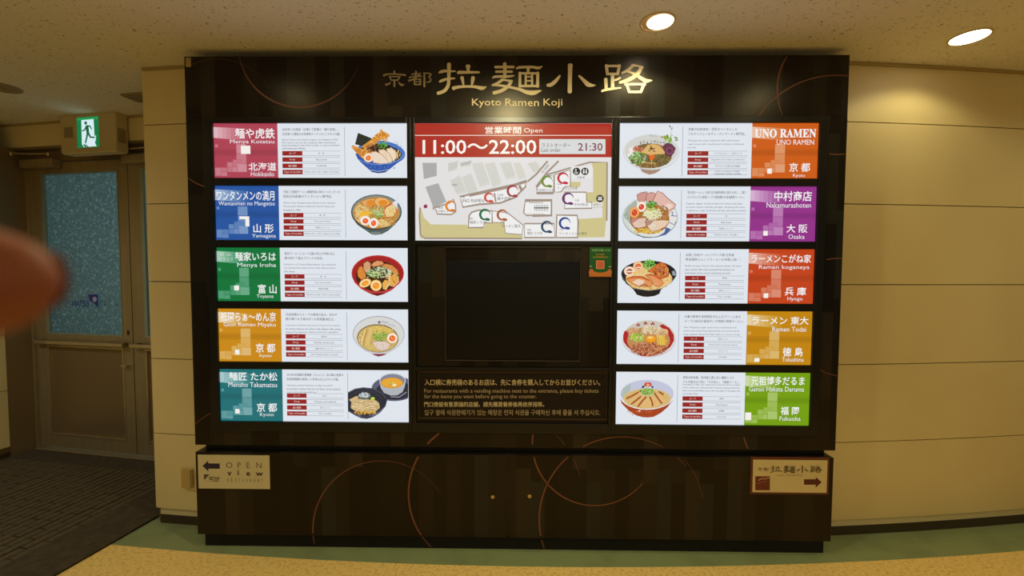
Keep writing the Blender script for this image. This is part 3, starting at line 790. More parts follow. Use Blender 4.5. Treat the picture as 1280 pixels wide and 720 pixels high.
def food_L2(pr):
    f = Food(pr, 430, 230)
    f.poly([(95, 400), (160, 490), (250, 550), (330, 605), (380, 612), (450, 604), (530, 560), (620, 480), (680, 390), (690, 320)], (84, 98, 96)); f.poly([(300, 590), (380, 612), (460, 602), (420, 575), (340, 575)], (120, 132, 128))
    f.ell(388, 335, 305, 210, (66, 74, 74)); f.ell(388, 330, 292, 196, (126, 138, 136)); f.ell(386, 345, 278, 190, (196, 140, 66))
    f.scatter(380, 345, 255, 170, [(214, 160, 84), (184, 122, 52), (226, 182, 110)], 60, (10, 34), (6, 14))
    f.scatter(380, 350, 250, 165, [(120, 74, 30), (150, 96, 40), (96, 56, 24)], 90, (10, 30), (4, 9))
    f.noodles(215, 320, 100, 120, NOOD, 80, 40, 6); f.noodles(480, 470, 150, 50, NOOD, 60, 0, 6); f.noodles(180, 400, 60, 60, [(240, 220, 170), (222, 190, 130)], 20, 60)
    f.slice([(200, 215), (290, 178), (368, 176), (360, 240), (330, 284), (250, 262)], (226, 172, 104), (176, 116, 60)); f.ell(320, 230, 50, 40, (224, 140, 48))
    f.slice([(370, 190), (420, 160), (500, 170), (548, 210), (540, 250), (480, 268), (400, 262), (368, 230)], (236, 180, 108), (190, 126, 66)); f.ell(470, 225, 56, 34, (226, 140, 40))
    for p in ([(190, 350), (310, 330)], [(186, 378), (330, 352)], [(192, 364), (300, 342)]): f.line(p, 20, (236, 172, 30)); f.line(p, 6, (250, 200, 70))
    f.scatter(410, 330, 92, 62, [(190, 214, 150), (150, 190, 110), (216, 232, 186), (120, 168, 70)], 130, (10, 30), (5, 12)); f.scatter(400, 390, 60, 26, GREENS, 40)
    f.egg(258, 440, 62, 58, 0, (240, 226, 206), (248, 240, 232), (232, 84, 34)); f.egg(356, 468, 56, 62, 10, (240, 226, 206), (250, 242, 236), (228, 82, 34))
    f.poly([(470, 330), (500, 270), (580, 230), (630, 250), (640, 320), (610, 370), (560, 400), (500, 400)], (206, 74, 60)); f.poly([(482, 330), (510, 280), (580, 244), (618, 260), (624, 330), (590, 390), (510, 396)], (232, 206, 140))
    f.scatter(560, 330, 60, 50, [(244, 224, 168), (220, 180, 104), (238, 210, 140)], 50, (12, 34), (8, 16))
    f.poly([(575, 230), (620, 200), (655, 110), (662, 150), (640, 250), (640, 320), (622, 270)], (224, 226, 238))
    f.line([(122, 430), (210, 510), (330, 548), (440, 545), (560, 505), (650, 430)], 8, (46, 52, 52))
def food_L3(pr):
    f = Food(pr, 430, 305)
    f.poly([(95, 380), (140, 470), (240, 560), (320, 600), (400, 625), (480, 600), (580, 550), (670, 460), (715, 360)], (168, 34, 36)); f.poly([(320, 598), (400, 625), (490, 598), (440, 580), (360, 580)], (128, 26, 30))
    f.ell(404, 352, 315, 218, (188, 40, 42)); f.ell(404, 360, 300, 208, (160, 30, 34)); f.ell(404, 385, 262, 182, (62, 30, 18))
    f.scatter(404, 385, 235, 160, [(90, 46, 22), (120, 66, 30), (50, 24, 14)], 50, (14, 40), (8, 16))
    C = (214, 140, 78); E_ = (150, 78, 40)
    f.slice([(235, 230), (280, 205), (320, 230), (318, 290), (260, 345), (232, 300)], (214, 160, 116), E_)
    f.slice([(320, 262), (350, 222), (400, 200), (460, 210), (480, 240), (420, 262), (370, 272)], (224, 156, 104), E_)
    f.slice([(440, 262), (500, 236), (580, 256), (640, 310), (660, 370), (600, 360), (540, 300)], C, E_)
    f.slice([(160, 330), (180, 280), (214, 262), (250, 340), (266, 400), (210, 430), (168, 392)], (222, 138, 56), E_)
    f.slice([(545, 390), (600, 372), (650, 400), (656, 450), (600, 510), (548, 500)], (232, 168, 70), (220, 190, 160))
    f.noodles(580, 400, 80, 90, [(222, 160, 70), (240, 196, 110), (196, 124, 44)], 50, 60, 6)
    f.poly([(460, 470), (490, 430), (530, 440), (540, 500), (500, 550), (466, 540)], (236, 176, 80)); f.line([(540, 350), (545, 470), (500, 550)], 12, (240, 206, 176))
    f.scatter(420, 340, 150, 66, [(214, 228, 178), (234, 240, 208), (176, 206, 120), (140, 190, 80), (230, 236, 210)], 210, (12, 38), (4, 8)); f.scatter(380, 370, 60, 40, [(150, 205, 60), (190, 224, 90), (110, 172, 40)], 40)
    f.scatter(300, 370, 50, 40, [(130, 170, 80), (200, 214, 150), (90, 120, 50)], 40)
    f.egg(255, 468, 76, 50, -24, (230, 160, 70), (248, 222, 160), (240, 140, 24)); f.egg(385, 497, 70, 68, 10, (232, 170, 80), (250, 224, 160), (238, 134, 22))
    f.line([(120, 450), (210, 540), (330, 580), (480, 578), (600, 530), (690, 430)], 8, (214, 84, 84))
def food_L4(pr):
    f = Food(pr, 430, 382)
    f.poly([(330, 578), (370, 600), (415, 612), (470, 600), (530, 572), (430, 560)], (140, 58, 74))
    f.poly([(105, 370), (150, 460), (250, 545), (340, 580), (520, 578), (620, 520), (700, 430), (726, 340)], (206, 206, 208)); f.ell(415, 345, 312, 220, (150, 150, 156)); f.ell(415, 347, 306, 214, (216, 216, 214)); f.ell(404, 392, 250, 168, (122, 88, 44), 3); f.ell(404, 396, 240, 160, (206, 178, 104), 3)
    f.scatter(404, 400, 220, 140, [(160, 120, 50), (140, 104, 50), (180, 140, 70)], 80, (10, 30), (4, 9))
    f.noodles(440, 300, 150, 60, [(232, 210, 130), (220, 190, 90), (206, 170, 70)], 90, 20, 6); f.noodles(420, 490, 150, 50, [(226, 204, 130), (206, 180, 100)], 70, 0, 6)
    f.scatter(380, 330, 160, 60, [(236, 214, 140), (214, 186, 96)], 40, (10, 30), (4, 8))
    for i in range(7):
        x = 210+i*17; f.line([(x+50, 290), (x+16, 390), (x, 480)], 17, random.choice([(222, 192, 120), (206, 170, 92), (232, 208, 144), (190, 150, 76)]))
    f.scatter(200, 400, 20, 60, [(236, 224, 200), (210, 180, 140)], 20)
    f.slice([(335, 440), (400, 425), (500, 430), (556, 462), (530, 520), (460, 545), (390, 520)], (226, 204, 190), (176, 150, 130)); f.scatter(430, 470, 80, 30, [(236, 220, 208), (206, 176, 164)], 25)
    f.scatter(430, 365, 88, 58, GREENS, 150, (10, 34), (4, 9))
    f.egg(580, 390, 68, 66, 0, (220, 170, 110), (248, 238, 222), (226, 100, 30))
    f.ell(424, 200, 17, 17, (120, 116, 124)); 
    for x, y, w_, h_ in ((475, 196, 30, 22), (520, 205, 34, 16), (548, 228, 30, 18), (590, 238, 26, 30), (500, 228, 40, 12)): f.scatter(x, y, w_*.8, h_*.6, [(110, 100, 110), (140, 130, 138)], 8, (6, 18), (3, 6))
def food_L5(pr):
    f = Food(pr, 430, 460)
    def clip(pts): return [(min(max(a, 46), 770), b) for a, b in pts]
    f.pr.poly(f.q(clip([(600+270*math.cos(R(a)), 248+150*math.sin(R(a))) for a in range(0, 360, 8)])), (92, 96, 120))
    f.pr.poly(f.q(clip([(610+225*math.cos(R(a)), 270+112*math.sin(R(a))) for a in range(0, 360, 8)])), (44, 44, 60))
    f.line([(560, 345), (660, 350), (750, 290)], 8, (170, 176, 196))
    f.poly([(424, 150), (440, 240), (480, 300), (560, 330), (640, 328), (700, 290), (728, 230), (740, 150)], (176, 182, 188)); f.ell(582, 152, 158, 90, (206, 212, 220)); f.ell(582, 154, 148, 82, (130, 134, 150)); f.ell(574, 180, 134, 64, (222, 150, 40)); f.ell(574, 176, 120, 52, (236, 168, 56))
    f.scatter(570, 185, 50, 30, [(190, 206, 70), (240, 220, 120), (120, 160, 50)], 36, (8, 18), (5, 10)); f.ell(604, 206, 24, 14, (248, 230, 200))
    f.poly([(46, 520), (140, 575), (200, 602), (270, 610), (350, 590), (430, 540), (500, 460), (518, 380), (300, 300), (46, 400)], (96, 98, 116)); f.poly([(180, 590), (270, 612), (350, 590), (300, 570), (230, 570)], (60, 60, 78))
    f.poly([(46, 292), (130, 248), (230, 232), (350, 244), (450, 290), (506, 350), (516, 400), (490, 460), (420, 520), (330, 562), (230, 576), (130, 556), (46, 510)], (40, 42, 56))
    f.line([(46, 300), (130, 258), (230, 240), (350, 254), (450, 300), (500, 360)], 7, (90, 94, 116)); f.line([(110, 300), (230, 268), (360, 290), (450, 360)], 4, (70, 74, 94))
    f.poly([(60, 380), (150, 336), (176, 350), (150, 400), (90, 410)], (216, 184, 130))
    f.poly([(90, 400), (150, 370), (240, 372), (380, 388), (420, 420), (430, 480), (380, 520), (250, 540), (140, 520), (80, 480)], (206, 178, 128))
    f.noodles(255, 455, 165, 78, [(222, 196, 146), (196, 166, 112), (236, 214, 168), (176, 144, 92)], 170, 5, 7, .2, .3)
    f.scatter(250, 535, 130, 24, [(226, 176, 60), (206, 150, 50), (170, 60, 30), (236, 200, 90)], 50, (14, 34), (8, 14))
    f.ell(245, 335, 78, 44, (90, 104, 100)); f.scatter(245, 325, 62, 32, [(214, 220, 222), (186, 196, 200), (230, 234, 236)], 60, (10, 26), (5, 12)); f.ell(345, 368, 26, 20, (186, 206, 60)); f.ell(345, 364, 16, 10, (214, 228, 100))
def food_R1(pr):
    f = Food(pr, 770, 150)
    f.poly([(290, 590), (320, 625), (400, 656), (470, 640), (520, 610), (540, 590)], (170, 134, 116)); f.ell(425, 385, 340, 215, (196, 202, 206)); f.ell(425, 382, 334, 208, (226, 230, 230)); f.ell(425, 370, 322, 192, (210, 210, 206)); f.ell(410, 430, 262, 150, (120, 96, 60))
    for x in range(300, 600, 40): f.scatter(x, 255+abs(x-440)*.1, 14, 16, [(60, 60, 70), (90, 90, 100)], 6, (10, 24), (4, 7))
    f.scatter(430, 190, 90, 12, [(120, 120, 126)], 24, (8, 16), (2, 4)); 
    f.poly([(160, 330), (190, 320), (230, 400), (180, 450), (140, 440)], (238, 234, 232)); f.scatter(190, 370, 40, 60, [(240, 236, 232), (222, 200, 196)], 20, (14, 34), (8, 14))
    f.scatter(260, 355, 60, 40, [(206, 110, 80), (226, 150, 124), (190, 84, 60), (236, 180, 160)], 50, (14, 34), (8, 14)); f.scatter(500, 310, 90, 30, [(226, 150, 110), (236, 190, 150), (214, 120, 80)], 40)
    f.scatter(260, 465, 100, 80, [(70, 150, 50), (110, 186, 80), (40, 100, 36), (160, 206, 130), (210, 226, 190)], 190, (14, 40), (5, 10))
    f.scatter(520, 470, 130, 70, [(60, 46, 30), (100, 84, 40), (130, 130, 60), (50, 40, 40), (150, 120, 70), (80, 100, 40)], 160, (14, 44), (6, 12))
    f.scatter(380, 550, 140, 30, [(196, 160, 80), (150, 110, 50), (120, 70, 40)], 60, (12, 40), (5, 9))
    f.slice([(300, 390), (380, 300), (450, 288), (520, 310), (590, 384), (580, 408), (480, 412), (400, 420)], (222, 178, 110), (196, 146, 84), 5)
    f.line([(412, 310), (420, 350), (390, 380)], 9, (40, 30, 30)); f.line([(396, 345), (470, 342)], 9, (40, 30, 30)); f.line([(424, 345), (470, 384)], 9, (40, 30, 30)); f.line([(430, 318), (424, 346)], 8, (40, 30, 30))
    f.poly([(396, 425), (460, 415), (458, 460), (430, 490), (402, 470)], (232, 100, 30)); f.line([(420, 370), (424, 430)], 8, (220, 160, 100)); f.line([(300, 510), (480, 520)], 9, (222, 180, 100)); f.line([(428, 480), (426, 540)], 8, (220, 190, 120))
    f.slice([(560, 320), (600, 280), (660, 284), (712, 340), (690, 400), (650, 440), (600, 420), (584, 380)], (104, 46, 78), (70, 30, 56)); f.ell(640, 370, 44, 46, (132, 66, 100), 20); f.ell(640, 370, 26, 26, (90, 36, 70), 20)
    f.line([(655, 290), (660, 180), (662, 110), (650, 70)], [9, 6, 4, 3], (170, 190, 120)); f.scatter(600, 210, 26, 34, [(130, 170, 50), (90, 130, 40), (180, 200, 90)], 18, (20, 40), (14, 24)); f.scatter(640, 240, 26, 34, [(110, 160, 60), (160, 190, 90)], 14, (16, 34), (10, 18)); f.scatter(720, 225, 22, 26, [(90, 120, 60), (130, 160, 80)], 10, (16, 34), (10, 16)); f.scatter(660, 190, 20, 14, [(150, 180, 90)], 6)
    f.scatter(645, 80, 8, 16, [(60, 70, 50)], 5, (8, 16), (6, 10)); f.scatter(672, 100, 8, 14, [(80, 84, 60)], 4, (8, 16), (6, 10)); f.ell(548, 206, 10, 10, (190, 60, 40))
def food_R2(pr):
    f = Food(pr, 770, 230)
    f.ell(410, 400, 332, 246, (100, 116, 110)); f.ell(410, 397, 328, 242, (208, 216, 208)); f.ell(430, 400, 300, 226, (226, 228, 226)); f.poly([(90, 380), (130, 280), (240, 190), (260, 260), (190, 400), (200, 520)], (168, 180, 168))
    f.ell(404, 420, 238, 180, (170, 110, 40)); f.scatter(390, 560, 170, 36, [(206, 160, 40), (236, 200, 80), (150, 110, 30), (220, 180, 60)], 80, (16, 44), (6, 12)); f.noodles(390, 560, 180, 40, [(236, 206, 100), (206, 160, 50)], 40, 5, 7)
    for p in ([(470, 640), (560, 610), (640, 550)], [(580, 530), (650, 545)], [(660, 380), (735, 385)], [(690, 350), (670, 330), (680, 385)], [(640, 460), (700, 490), (720, 450)]): f.line(p, 8, (60, 76, 130))
    f.poly([(600, 520), (660, 540), (600, 610), (500, 630), (580, 580)], (76, 96, 150)); f.ell(126, 390, 20, 26, (96, 110, 100)); f.ell(126, 390, 14, 20, (190, 200, 190)); f.line([(250, 606), (330, 640), (430, 642)], 9, (44, 52, 70))
    PK = (226, 184, 172); E_ = (150, 100, 92)
    f.slice([(250, 130), (300, 104), (370, 92), (384, 120), (350, 200), (290, 224), (262, 190)], (206, 150, 140), E_)
    f.slice([(370, 120), (420, 98), (470, 110), (470, 180), (420, 210), (360, 214)], (214, 160, 150), E_)
    f.slice([(440, 200), (500, 84), (560, 110), (620, 170), (720, 250), (700, 290), (636, 330), (600, 280), (520, 270)], PK, E_, 9); f.poly([(560, 260), (640, 232), (690, 262), (630, 310)], (236, 214, 202))
    f.noodles(560, 340, 90, 90, [(170, 110, 60), (206, 150, 90), (140, 86, 44)], 70, 60, 7)
    f.egg(305, 272, 58, 64, 30, (236, 216, 190), (250, 240, 230), (206, 50, 34)); f.egg(222, 340, 58, 68, 10, (232, 150, 70), (240, 170, 100), (196, 44, 28))
    f.slice([(176, 450), (250, 410), (350, 404), (370, 440), (360, 510), (280, 530), (220, 520)], (226, 196, 178), E_); f.slice([(175, 440), (200, 404), (280, 410), (190, 470)], (206, 130, 116), E_)
    f.slice([(370, 500), (440, 440), (560, 430), (640, 440), (600, 510), (500, 560), (420, 570)], (232, 204, 176), E_); f.ell(440, 500, 40, 30, (226, 216, 190))
    f.slice([(348, 450), (400, 400), (470, 420), (400, 490), (360, 490)], (180, 140, 126), E_); 
    f.scatter(440, 350, 110, 70, [(224, 232, 170), (200, 220, 120), (240, 240, 210), (176, 204, 96), (236, 220, 180)], 150, (20, 60), (4, 8)); f.noodles(440, 370, 130, 70, [(240, 238, 210), (226, 226, 180)], 40, 50, 5); f.scatter(425, 245, 60, 38, [(84, 150, 44), (60, 116, 34), (120, 176, 70)], 40, (20, 44), (12, 22))
def food_R3(pr):
    f = Food(pr, 768, 308)
    f.poly([(90, 390), (150, 450), (230, 520), (270, 580), (340, 602), (400, 606), (480, 596), (540, 570), (560, 520), (650, 440), (720, 380)], (26, 24, 26)); f.ell(414, 330, 332, 160, (40, 38, 42)); f.ell(414, 328, 322, 150, (22, 20, 24)); f.ell(414, 385, 278, 140, (232, 200, 130))
    f.poly([(690, 300), (720, 290), (748, 350), (700, 350)], (150, 156, 170)); f.line([(92, 372), (150, 455), (240, 505), (414, 530), (560, 510), (690, 430), (745, 350)], 6, (130, 130, 140))
    f.scatter(414, 400, 250, 110, [(206, 150, 70), (190, 130, 60), (214, 170, 100)], 70, (12, 34), (5, 10))
    f.scatter(420, 480, 230, 36, [(240, 214, 150), (222, 184, 110), (206, 150, 70)], 60, (14, 40), (6, 12)); f.scatter(640, 400, 50, 60, [(240, 210, 150), (226, 180, 104)], 30, (14, 40), (8, 14)); f.poly([(250, 330), (420, 300), (420, 340), (250, 360)], (232, 200, 140))
    f.egg(182, 298, 68, 58, 0, (236, 200, 190), (244, 226, 200), (180, 70, 40)); f.line([(150, 304), (220, 302)], 14, (244, 236, 220)); f.egg(286, 238, 62, 60, 10, (236, 176, 120), (240, 200, 150), (206, 90, 40)); f.line([(262, 256), (318, 252)], 12, (248, 236, 214)); f.ell(240, 316, 22, 10, (236, 190, 60))
    f.scatter(420, 225, 78, 66, GREENS+[(170, 220, 110)], 170, (10, 28), (5, 11))
    E_ = (170, 76, 30)
    f.slice([(400, 300), (500, 220), (570, 190), (620, 220), (650, 290), (650, 360), (580, 385), (510, 370), (470, 320)], (206, 112, 48), E_); f.scatter(560, 300, 90, 70, [(232, 150, 80), (150, 60, 30), (176, 84, 50), (240, 180, 110), (120, 50, 34)], 90, (14, 44), (8, 16))
    f.slice([(140, 390), (230, 358), (340, 362), (420, 400), (462, 450), (430, 488), (340, 480), (270, 478), (190, 430)], (226, 148, 90), E_); f.poly([(210, 430), (280, 390), (360, 410), (350, 452), (300, 478)], (236, 206, 180)); f.line([(300, 480), (350, 452), (400, 474)], 10, (120, 50, 26)); f.line([(150, 384), (240, 372), (330, 372), (420, 410)], 16, (200, 90, 40))
    f.slice([(370, 345), (430, 330), (500, 350), (560, 390), (590, 440), (540, 490), (480, 470), (440, 400)], (228, 150, 96), E_); f.line([(386, 340), (470, 350), (560, 400)], 16, (206, 96, 44)); f.scatter(500, 430, 50, 30, [(240, 180, 140), (220, 130, 80)], 18)
def food_R4(pr):
    f = Food(pr, 768, 384)
    f.ell(415, 385, 326, 218, (206, 200, 204)); f.ell(415, 368, 322, 216, (232, 228, 226)); f.ell(415, 366, 312, 208, (206, 198, 186))
    for pts in ([(105, 340), (120, 290), (190, 270), (165, 350), (175, 450), (215, 520), (150, 470), (108, 410)], [(540, 222), (580, 204), (660, 250), (712, 330), (716, 400), (670, 480), (560, 555), (620, 470), (668, 400), (640, 310), (590, 270)], [(215, 510), (320, 560), (440, 572), (540, 555), (430, 590), (320, 586)]): f.poly(pts, (176, 34, 40))
    f.ell(410, 400, 258, 165, (190, 140, 90)); f.noodles(560, 300, 90, 70, [(206, 160, 110), (226, 186, 140)], 40, 40, 7); f.noodles(230, 290, 80, 50, [(214, 170, 120), (196, 140, 90)], 30, 140, 7)
    # red star-like characters on the far rim
    for cx, cy in ((286, 210), (372, 190), (460, 196)): f.line([(cx-24, cy+4), (cx+24, cy-4)], 10, (160, 30, 36)); f.line([(cx, cy-22), (cx-2, cy+4), (cx-20, cy+22)], 10, (160, 30, 36)); f.line([(cx, cy), (cx+22, cy+20)], 10, (160, 30, 36))
    f.scatter(440, 270, 120, 48, [(230, 214, 176), (214, 194, 150), (240, 228, 200), (196, 170, 120)], 120, (24, 60), (5, 9))
    f.scatter(275, 360, 88, 52, [(140, 200, 50), (176, 220, 80), (90, 160, 40), (210, 236, 130)], 150, (10, 24), (6, 12))
    f.scatter(410, 500, 215, 80, [(150, 70, 50), (196, 120, 90), (120, 44, 34), (222, 160, 130), (170, 90, 60), (214, 140, 80)], 330, (16, 44), (8, 16)); f.scatter(480, 455, 120, 20, [(130, 50, 40), (90, 36, 30)], 30)
    f.ell(435, 385, 66, 44, (206, 120, 20)); f.ell(435, 380, 62, 40, (240, 160, 30)); f.ell(430, 364, 34, 14, (250, 206, 130))
    for x in (520, 548, 576, 600): f.line([(x-8, 340), (x, 400), (x+6, 455)], 20, random.choice([(226, 186, 60), (236, 200, 84), (206, 160, 44)]))
    f.poly([(600, 380), (640, 400), (610, 430)], (216, 176, 60))
def food_R5(pr):
    f = Food(pr, 768, 462)
    f.poly([(62, 330), (90, 410), (170, 490), (260, 550), (340, 572), (400, 575), (470, 568), (560, 520), (640, 450), (700, 370), (718, 320)], (166, 66, 30)); f.scatter(300, 510, 160, 34, [(190, 84, 40), (140, 52, 26), (206, 110, 60)], 50, (14, 50), (4, 10)); f.ell(300, 498, 16, 12, (236, 180, 150))
    f.ell(390, 300, 332, 182, (236, 236, 240)); f.ell(392, 290, 322, 168, (196, 200, 222)); f.poly([(80, 310), (110, 220), (200, 170), (190, 250), (120, 360)], (176, 190, 182)); f.ell(392, 348, 288, 122, (214, 190, 130))
    f.scatter(400, 350, 260, 100, [(226, 206, 150), (206, 176, 110), (190, 196, 150)], 60, (14, 40), (6, 12))
    E_ = (150, 84, 44); C = (224, 184, 118); f.scatter(392, 360, 270, 105, [(180, 140, 70), (150, 112, 56), (196, 160, 96)], 80, (12, 34), (5, 10))
    for pts in ([(130, 360), (180, 290), (250, 262), (290, 262), (240, 310), (160, 366)], [(160, 392), (230, 320), (300, 290), (320, 310), (280, 370), (200, 424)], [(220, 430), (290, 360), (340, 310), (380, 320), (340, 400), (270, 452)], [(300, 455), (370, 340), (420, 320), (450, 400), (440, 460), (360, 470)], [(430, 330), (470, 300), (520, 350), (570, 420), (500, 454), (460, 452)], [(480, 280), (530, 280), (600, 330), (660, 370), (600, 410), (560, 380)], [(520, 260), (580, 276), (640, 320), (680, 348), (620, 340)]):
        f.slice(pts, C, (206, 160, 104), 5)
    for pts in ([(290, 270), (220, 310), (140, 350)], [(320, 320), (260, 370), (200, 416)], [(384, 325), (330, 380), (280, 446)], [(424, 324), (450, 380), (462, 440)], [(480, 280), (520, 340), (570, 410)], [(530, 262), (590, 300)]): f.line(pts, 20, (176, 96, 44)); f.line(pts, 7, (140, 66, 30))
    f.scatter(388, 262, 84, 42, GREENS, 130, (10, 30), (5, 10)); f.scatter(400, 298, 60, 14, [(200, 224, 170), (120, 176, 80)], 20)
    f.ell(402, 178, 46, 28, (206, 66, 54)); f.ell(402, 180, 20, 12, (240, 200, 140)); f.scatter(402, 180, 40, 22, [(226, 110, 90), (196, 50, 44), (240, 190, 170)], 20); f.poly([(322, 216), (340, 190), (370, 200), (350, 220)], (44, 44, 76)); f.poly([(440, 216), (450, 190), (470, 206), (462, 220)], (44, 44, 76)); f.line([(360, 210), (440, 210)], 8, (236, 236, 240))

SHOPS_L = [
 ('pink', (176, 66, 86), '麺や虎鉄', (137, 30, 388, 96), 'Menya Kotetsu', (104, 102, 384, 133), '北海道', (218, 246, 394, 298), 'Hokkaido', (232, 304, 380, 333), [(172, 140, 232, 192)], None,
  [('2003年に北海道・札幌にて創業の「麺や虎鉄」。', 355), ('店名通りの鉄板のお肉味噌ラーメンなどこだわりの麺。', 365)], [('Menya Kotetsu was opened in Sapporo in Hokkaido in 2003.', 355), ('Miso ramen is its core, this restaurant offers three flavors', 340), ('featuring Sapporo-style fried noodles, as well as Hokkaido', 365), ('and seasonal dishes.', 150)], [('味　噌', 34), ('Miso broth', 68), ('中太縮れ麺', 60), ('Medium-thick, with a slightly wavy shape', 220)], food_L1),
 ('blue', (34, 84, 160), 'ワンタンメンの満月', (10, 30, 378, 94), 'Wantanmen no Mangetsu', (22, 98, 378, 132), '山 形', (240, 242, 370, 300), 'Yamagata', (230, 306, 382, 336), [(152, 194, 215, 212), (190, 194, 215, 258)], None,
  [('元祖二元酒田ラーメン最優秀賞の味をいったこだった', 360), ('昭和35年創業のワンタンメン専門店。', 308)], [('Winner of the Yamagata Sakata Ramen contest champion.', 335), ('This popular Sakata traditional wonton shop was', 325), ('founded in 1960.', 112)], [('醤　油', 34), ('Soy sauce base', 106), ('中細ストレート', 90), ('Medium-fine, with a slightly wavy shape', 225)], food_L2),
 ('green', (6, 116, 58), '麺家いろは', (118, 28, 380, 86), 'Menya Iroha', (132, 98, 380, 132), '富 山', (262, 236, 380, 296), 'Toyama', (252, 302, 360, 330), [(108, 244, 140, 276)],
  lambda pr: (pr.text('富 山', 20, 30, 92, 54, (206, 218, 200)), pr.text('ブラック', 14, 62, 106, 86, (206, 218, 200))),
  [('東京ラーメンショーで5度の売上げ杯数1位に', 322), ('輝き続けて富山ブラックの名店。', 245)], [('Famed for its Toyama Black Ramen, this restaurant', 330), ('has achieved first place at the Tokyo Ramen Show', 328), ('five times.', 68)], [('醤　油', 36), ('Soy sauce base', 106), ('特製中太麺', 62), ('Medium-thick, with a wavy shape', 215)], food_L3),
 ('orange', (204, 138, 24), '祇園らぁ～めん京', (16, 22, 372, 84), 'Gion Ramen Miyako', (34, 90, 372, 124), '京 都', (238, 226, 364, 286), 'Kyoto', (262, 296, 340, 322), [(104, 268, 132, 300)], None,
  [('丹波地鶏がらスープの野菜の旨み、甘みや', 330), ('鰹が織りなす澄み切った和風醤油仕立。', 312)], [('A purveyor of chicken broth ramen in Kyoto\'s Gion district,', 352), ('its menus feature six colors side dishes with sweet', 355), ('soups of the Japanese chicken and fresh vegetables.', 340)], [('鶏白湯', 34), ('Chicken broth base', 130), ('細麺 中太ストレート', 114), ('Thin, Medium-thick or broad', 170)], food_L4),
 ('teal', (26, 112, 118), '麺匠 たか松', (60, 22, 374, 78), 'Mensho Takamatsu', (56, 88, 370, 120), '京 都', (236, 224, 368, 284), 'Kyoto', (256, 290, 346, 318), [(96, 266, 124, 296)], None,
  [('2010年全国麺料理優勝（どんどん）店の職人絶賛の', 365), ('自家製麺機を使用した手揉み仕上げのつけ麺。', 335)], [('Takamatsu pushed Tsukemen noodles since 2010,', 300), ('homemade noodles with the rich flavor of the seafood', 345), ('soup makes pairing perfection.', 195)], [('魚介', 28), ('Chicken and seafood', 140), ('細ストレート', 60), ('Thin, straight', 84)], food_L5)]
SHOPS_R = [
 ('orange-red', (206, 92, 22), 'UNO RAMEN', (16, 36, 390, 90), 'UNO RAMEN', (150, 102, 378, 134), '京 都', (232, 246, 360, 302), 'Kyoto', (256, 314, 330, 340), [(98, 282, 126, 314)], None,
  [('京都の伝統食材・豆乳をベースとした', 300), ('フルサンジェールヴィーガンラーメン専門店。', 350)], [('This gourmet ramen restaurant offers plant-based', 315), ('vegan ramen with a broth based on Kyoto\'s traditional', 345), ('soy milk.', 54)], [('ベジブロスカレー・豆乳スープ', 175), ('Vegetable and creamy soymilk base', 205), ('平打ちちぢれ麺 玄米中細麺', 150), ('Small or medium, straight|homemade rice-flour noodles', 150)], food_R1),
 ('purple', (148, 48, 138), '中村商店', (146, 28, 376, 92), 'Nakamurashoten', (100, 100, 372, 132), '大 阪', (226, 236, 356, 290), 'Osaka', (240, 300, 340, 328), [(84, 278, 112, 308)], None,
  [('「西の塩ラーメン」の実力派 高槻市豪快に姫の人気に、こ燗こ', 365), ('スススのいたた澄透スープに鶏油重ねの金塩醤黄ラーメン。', 355)], [('Fragrant, elegant, Gentle and flavored chicken king. Joint', 345), ('premium chicken umbrella, this light, refreshing salt ramen', 362), ('is defined as a clear broth that has been delicately seasoned.', 370)], [('塩', 10), ('Salt base', 64), ('中細ストレート', 86), ('Medium-thin, straight', 146)], food_R2),
 ('vermilion', (196, 66, 26), 'ラーメンこがね家', (16, 32, 384, 86), 'Ramen koganeya', (64, 100, 376, 132), '兵 庫', (228, 240, 360, 294), 'Hyogo', (246, 302, 340, 332), [(98, 280, 126, 310)], None,
  [('全国ご当地ラーメンフランク第1位受賞', 300), ('熟成濃厚とんこつラーメンが京都上陸！！', 340)], [('Finally arriving in Kyoto, this authentic Kobe, rich tonk-', 350), ('otsu ramen that had received the winner of', 305), ('nationwide ramen award contest has arrived!', 280)], [('豚骨', 26), ('Pork bone', 72), ('極細ストレート', 72), ('Thin, straight', 88)], food_R3),
 ('ochre', (196, 134, 14), 'ラーメン 東大', (30, 34, 382, 86), 'Ramen Todai', (158, 100, 368, 130), '徳 島', (226, 232, 352, 290), 'Tokushima', (224, 296, 360, 324), [(52, 302, 84, 326)], None,
  [('大量の豚骨を長時間炊き込んだクリームある', 350), ('スープに秘伝の醤油ダレが特徴の徳島ラーメン。', 372)], [('This Tokushima-style ramen has a sensational rich', 330), ('broth made simmering large amounts of pork bones for', 350), ('long, topped with pork belly meat to a secret recipe.', 355)], [('醤油とんこつ', 62), ('Pork bone and soy sauce', 180), ('ストレート', 56), ('Straight', 52)], food_R4),
 ('lime green', (116, 160, 16), '元祖博多だるま', (36, 26, 370, 84), 'Ganso Hakata Daruma', (24, 92, 368, 124), '福 岡', (226, 222, 340, 276), 'Fukuoka', (220, 286, 352, 314), [(4, 262, 42, 312)], None,
  [('昭和38年創業、長浜御三家に近い濃厚ととか', 320), ('ラルキ屋台元で熱い「ずが太い」「極細スープ」。', 358)], [('Founded in 1963, this restaurant\'s pork broth is cooked', 358), ('in the traditional "yobimodoshi" manner cleaning all bones', 360), ('with straw and Hakata pure thin noodles to be tasty this', 362), ('our Hakata shops.', 100)], [('豚骨', 26), ('Pork bone', 72), ('極細麺', 34), ('Very fine', 60)], food_R5)]
YS = 0.004
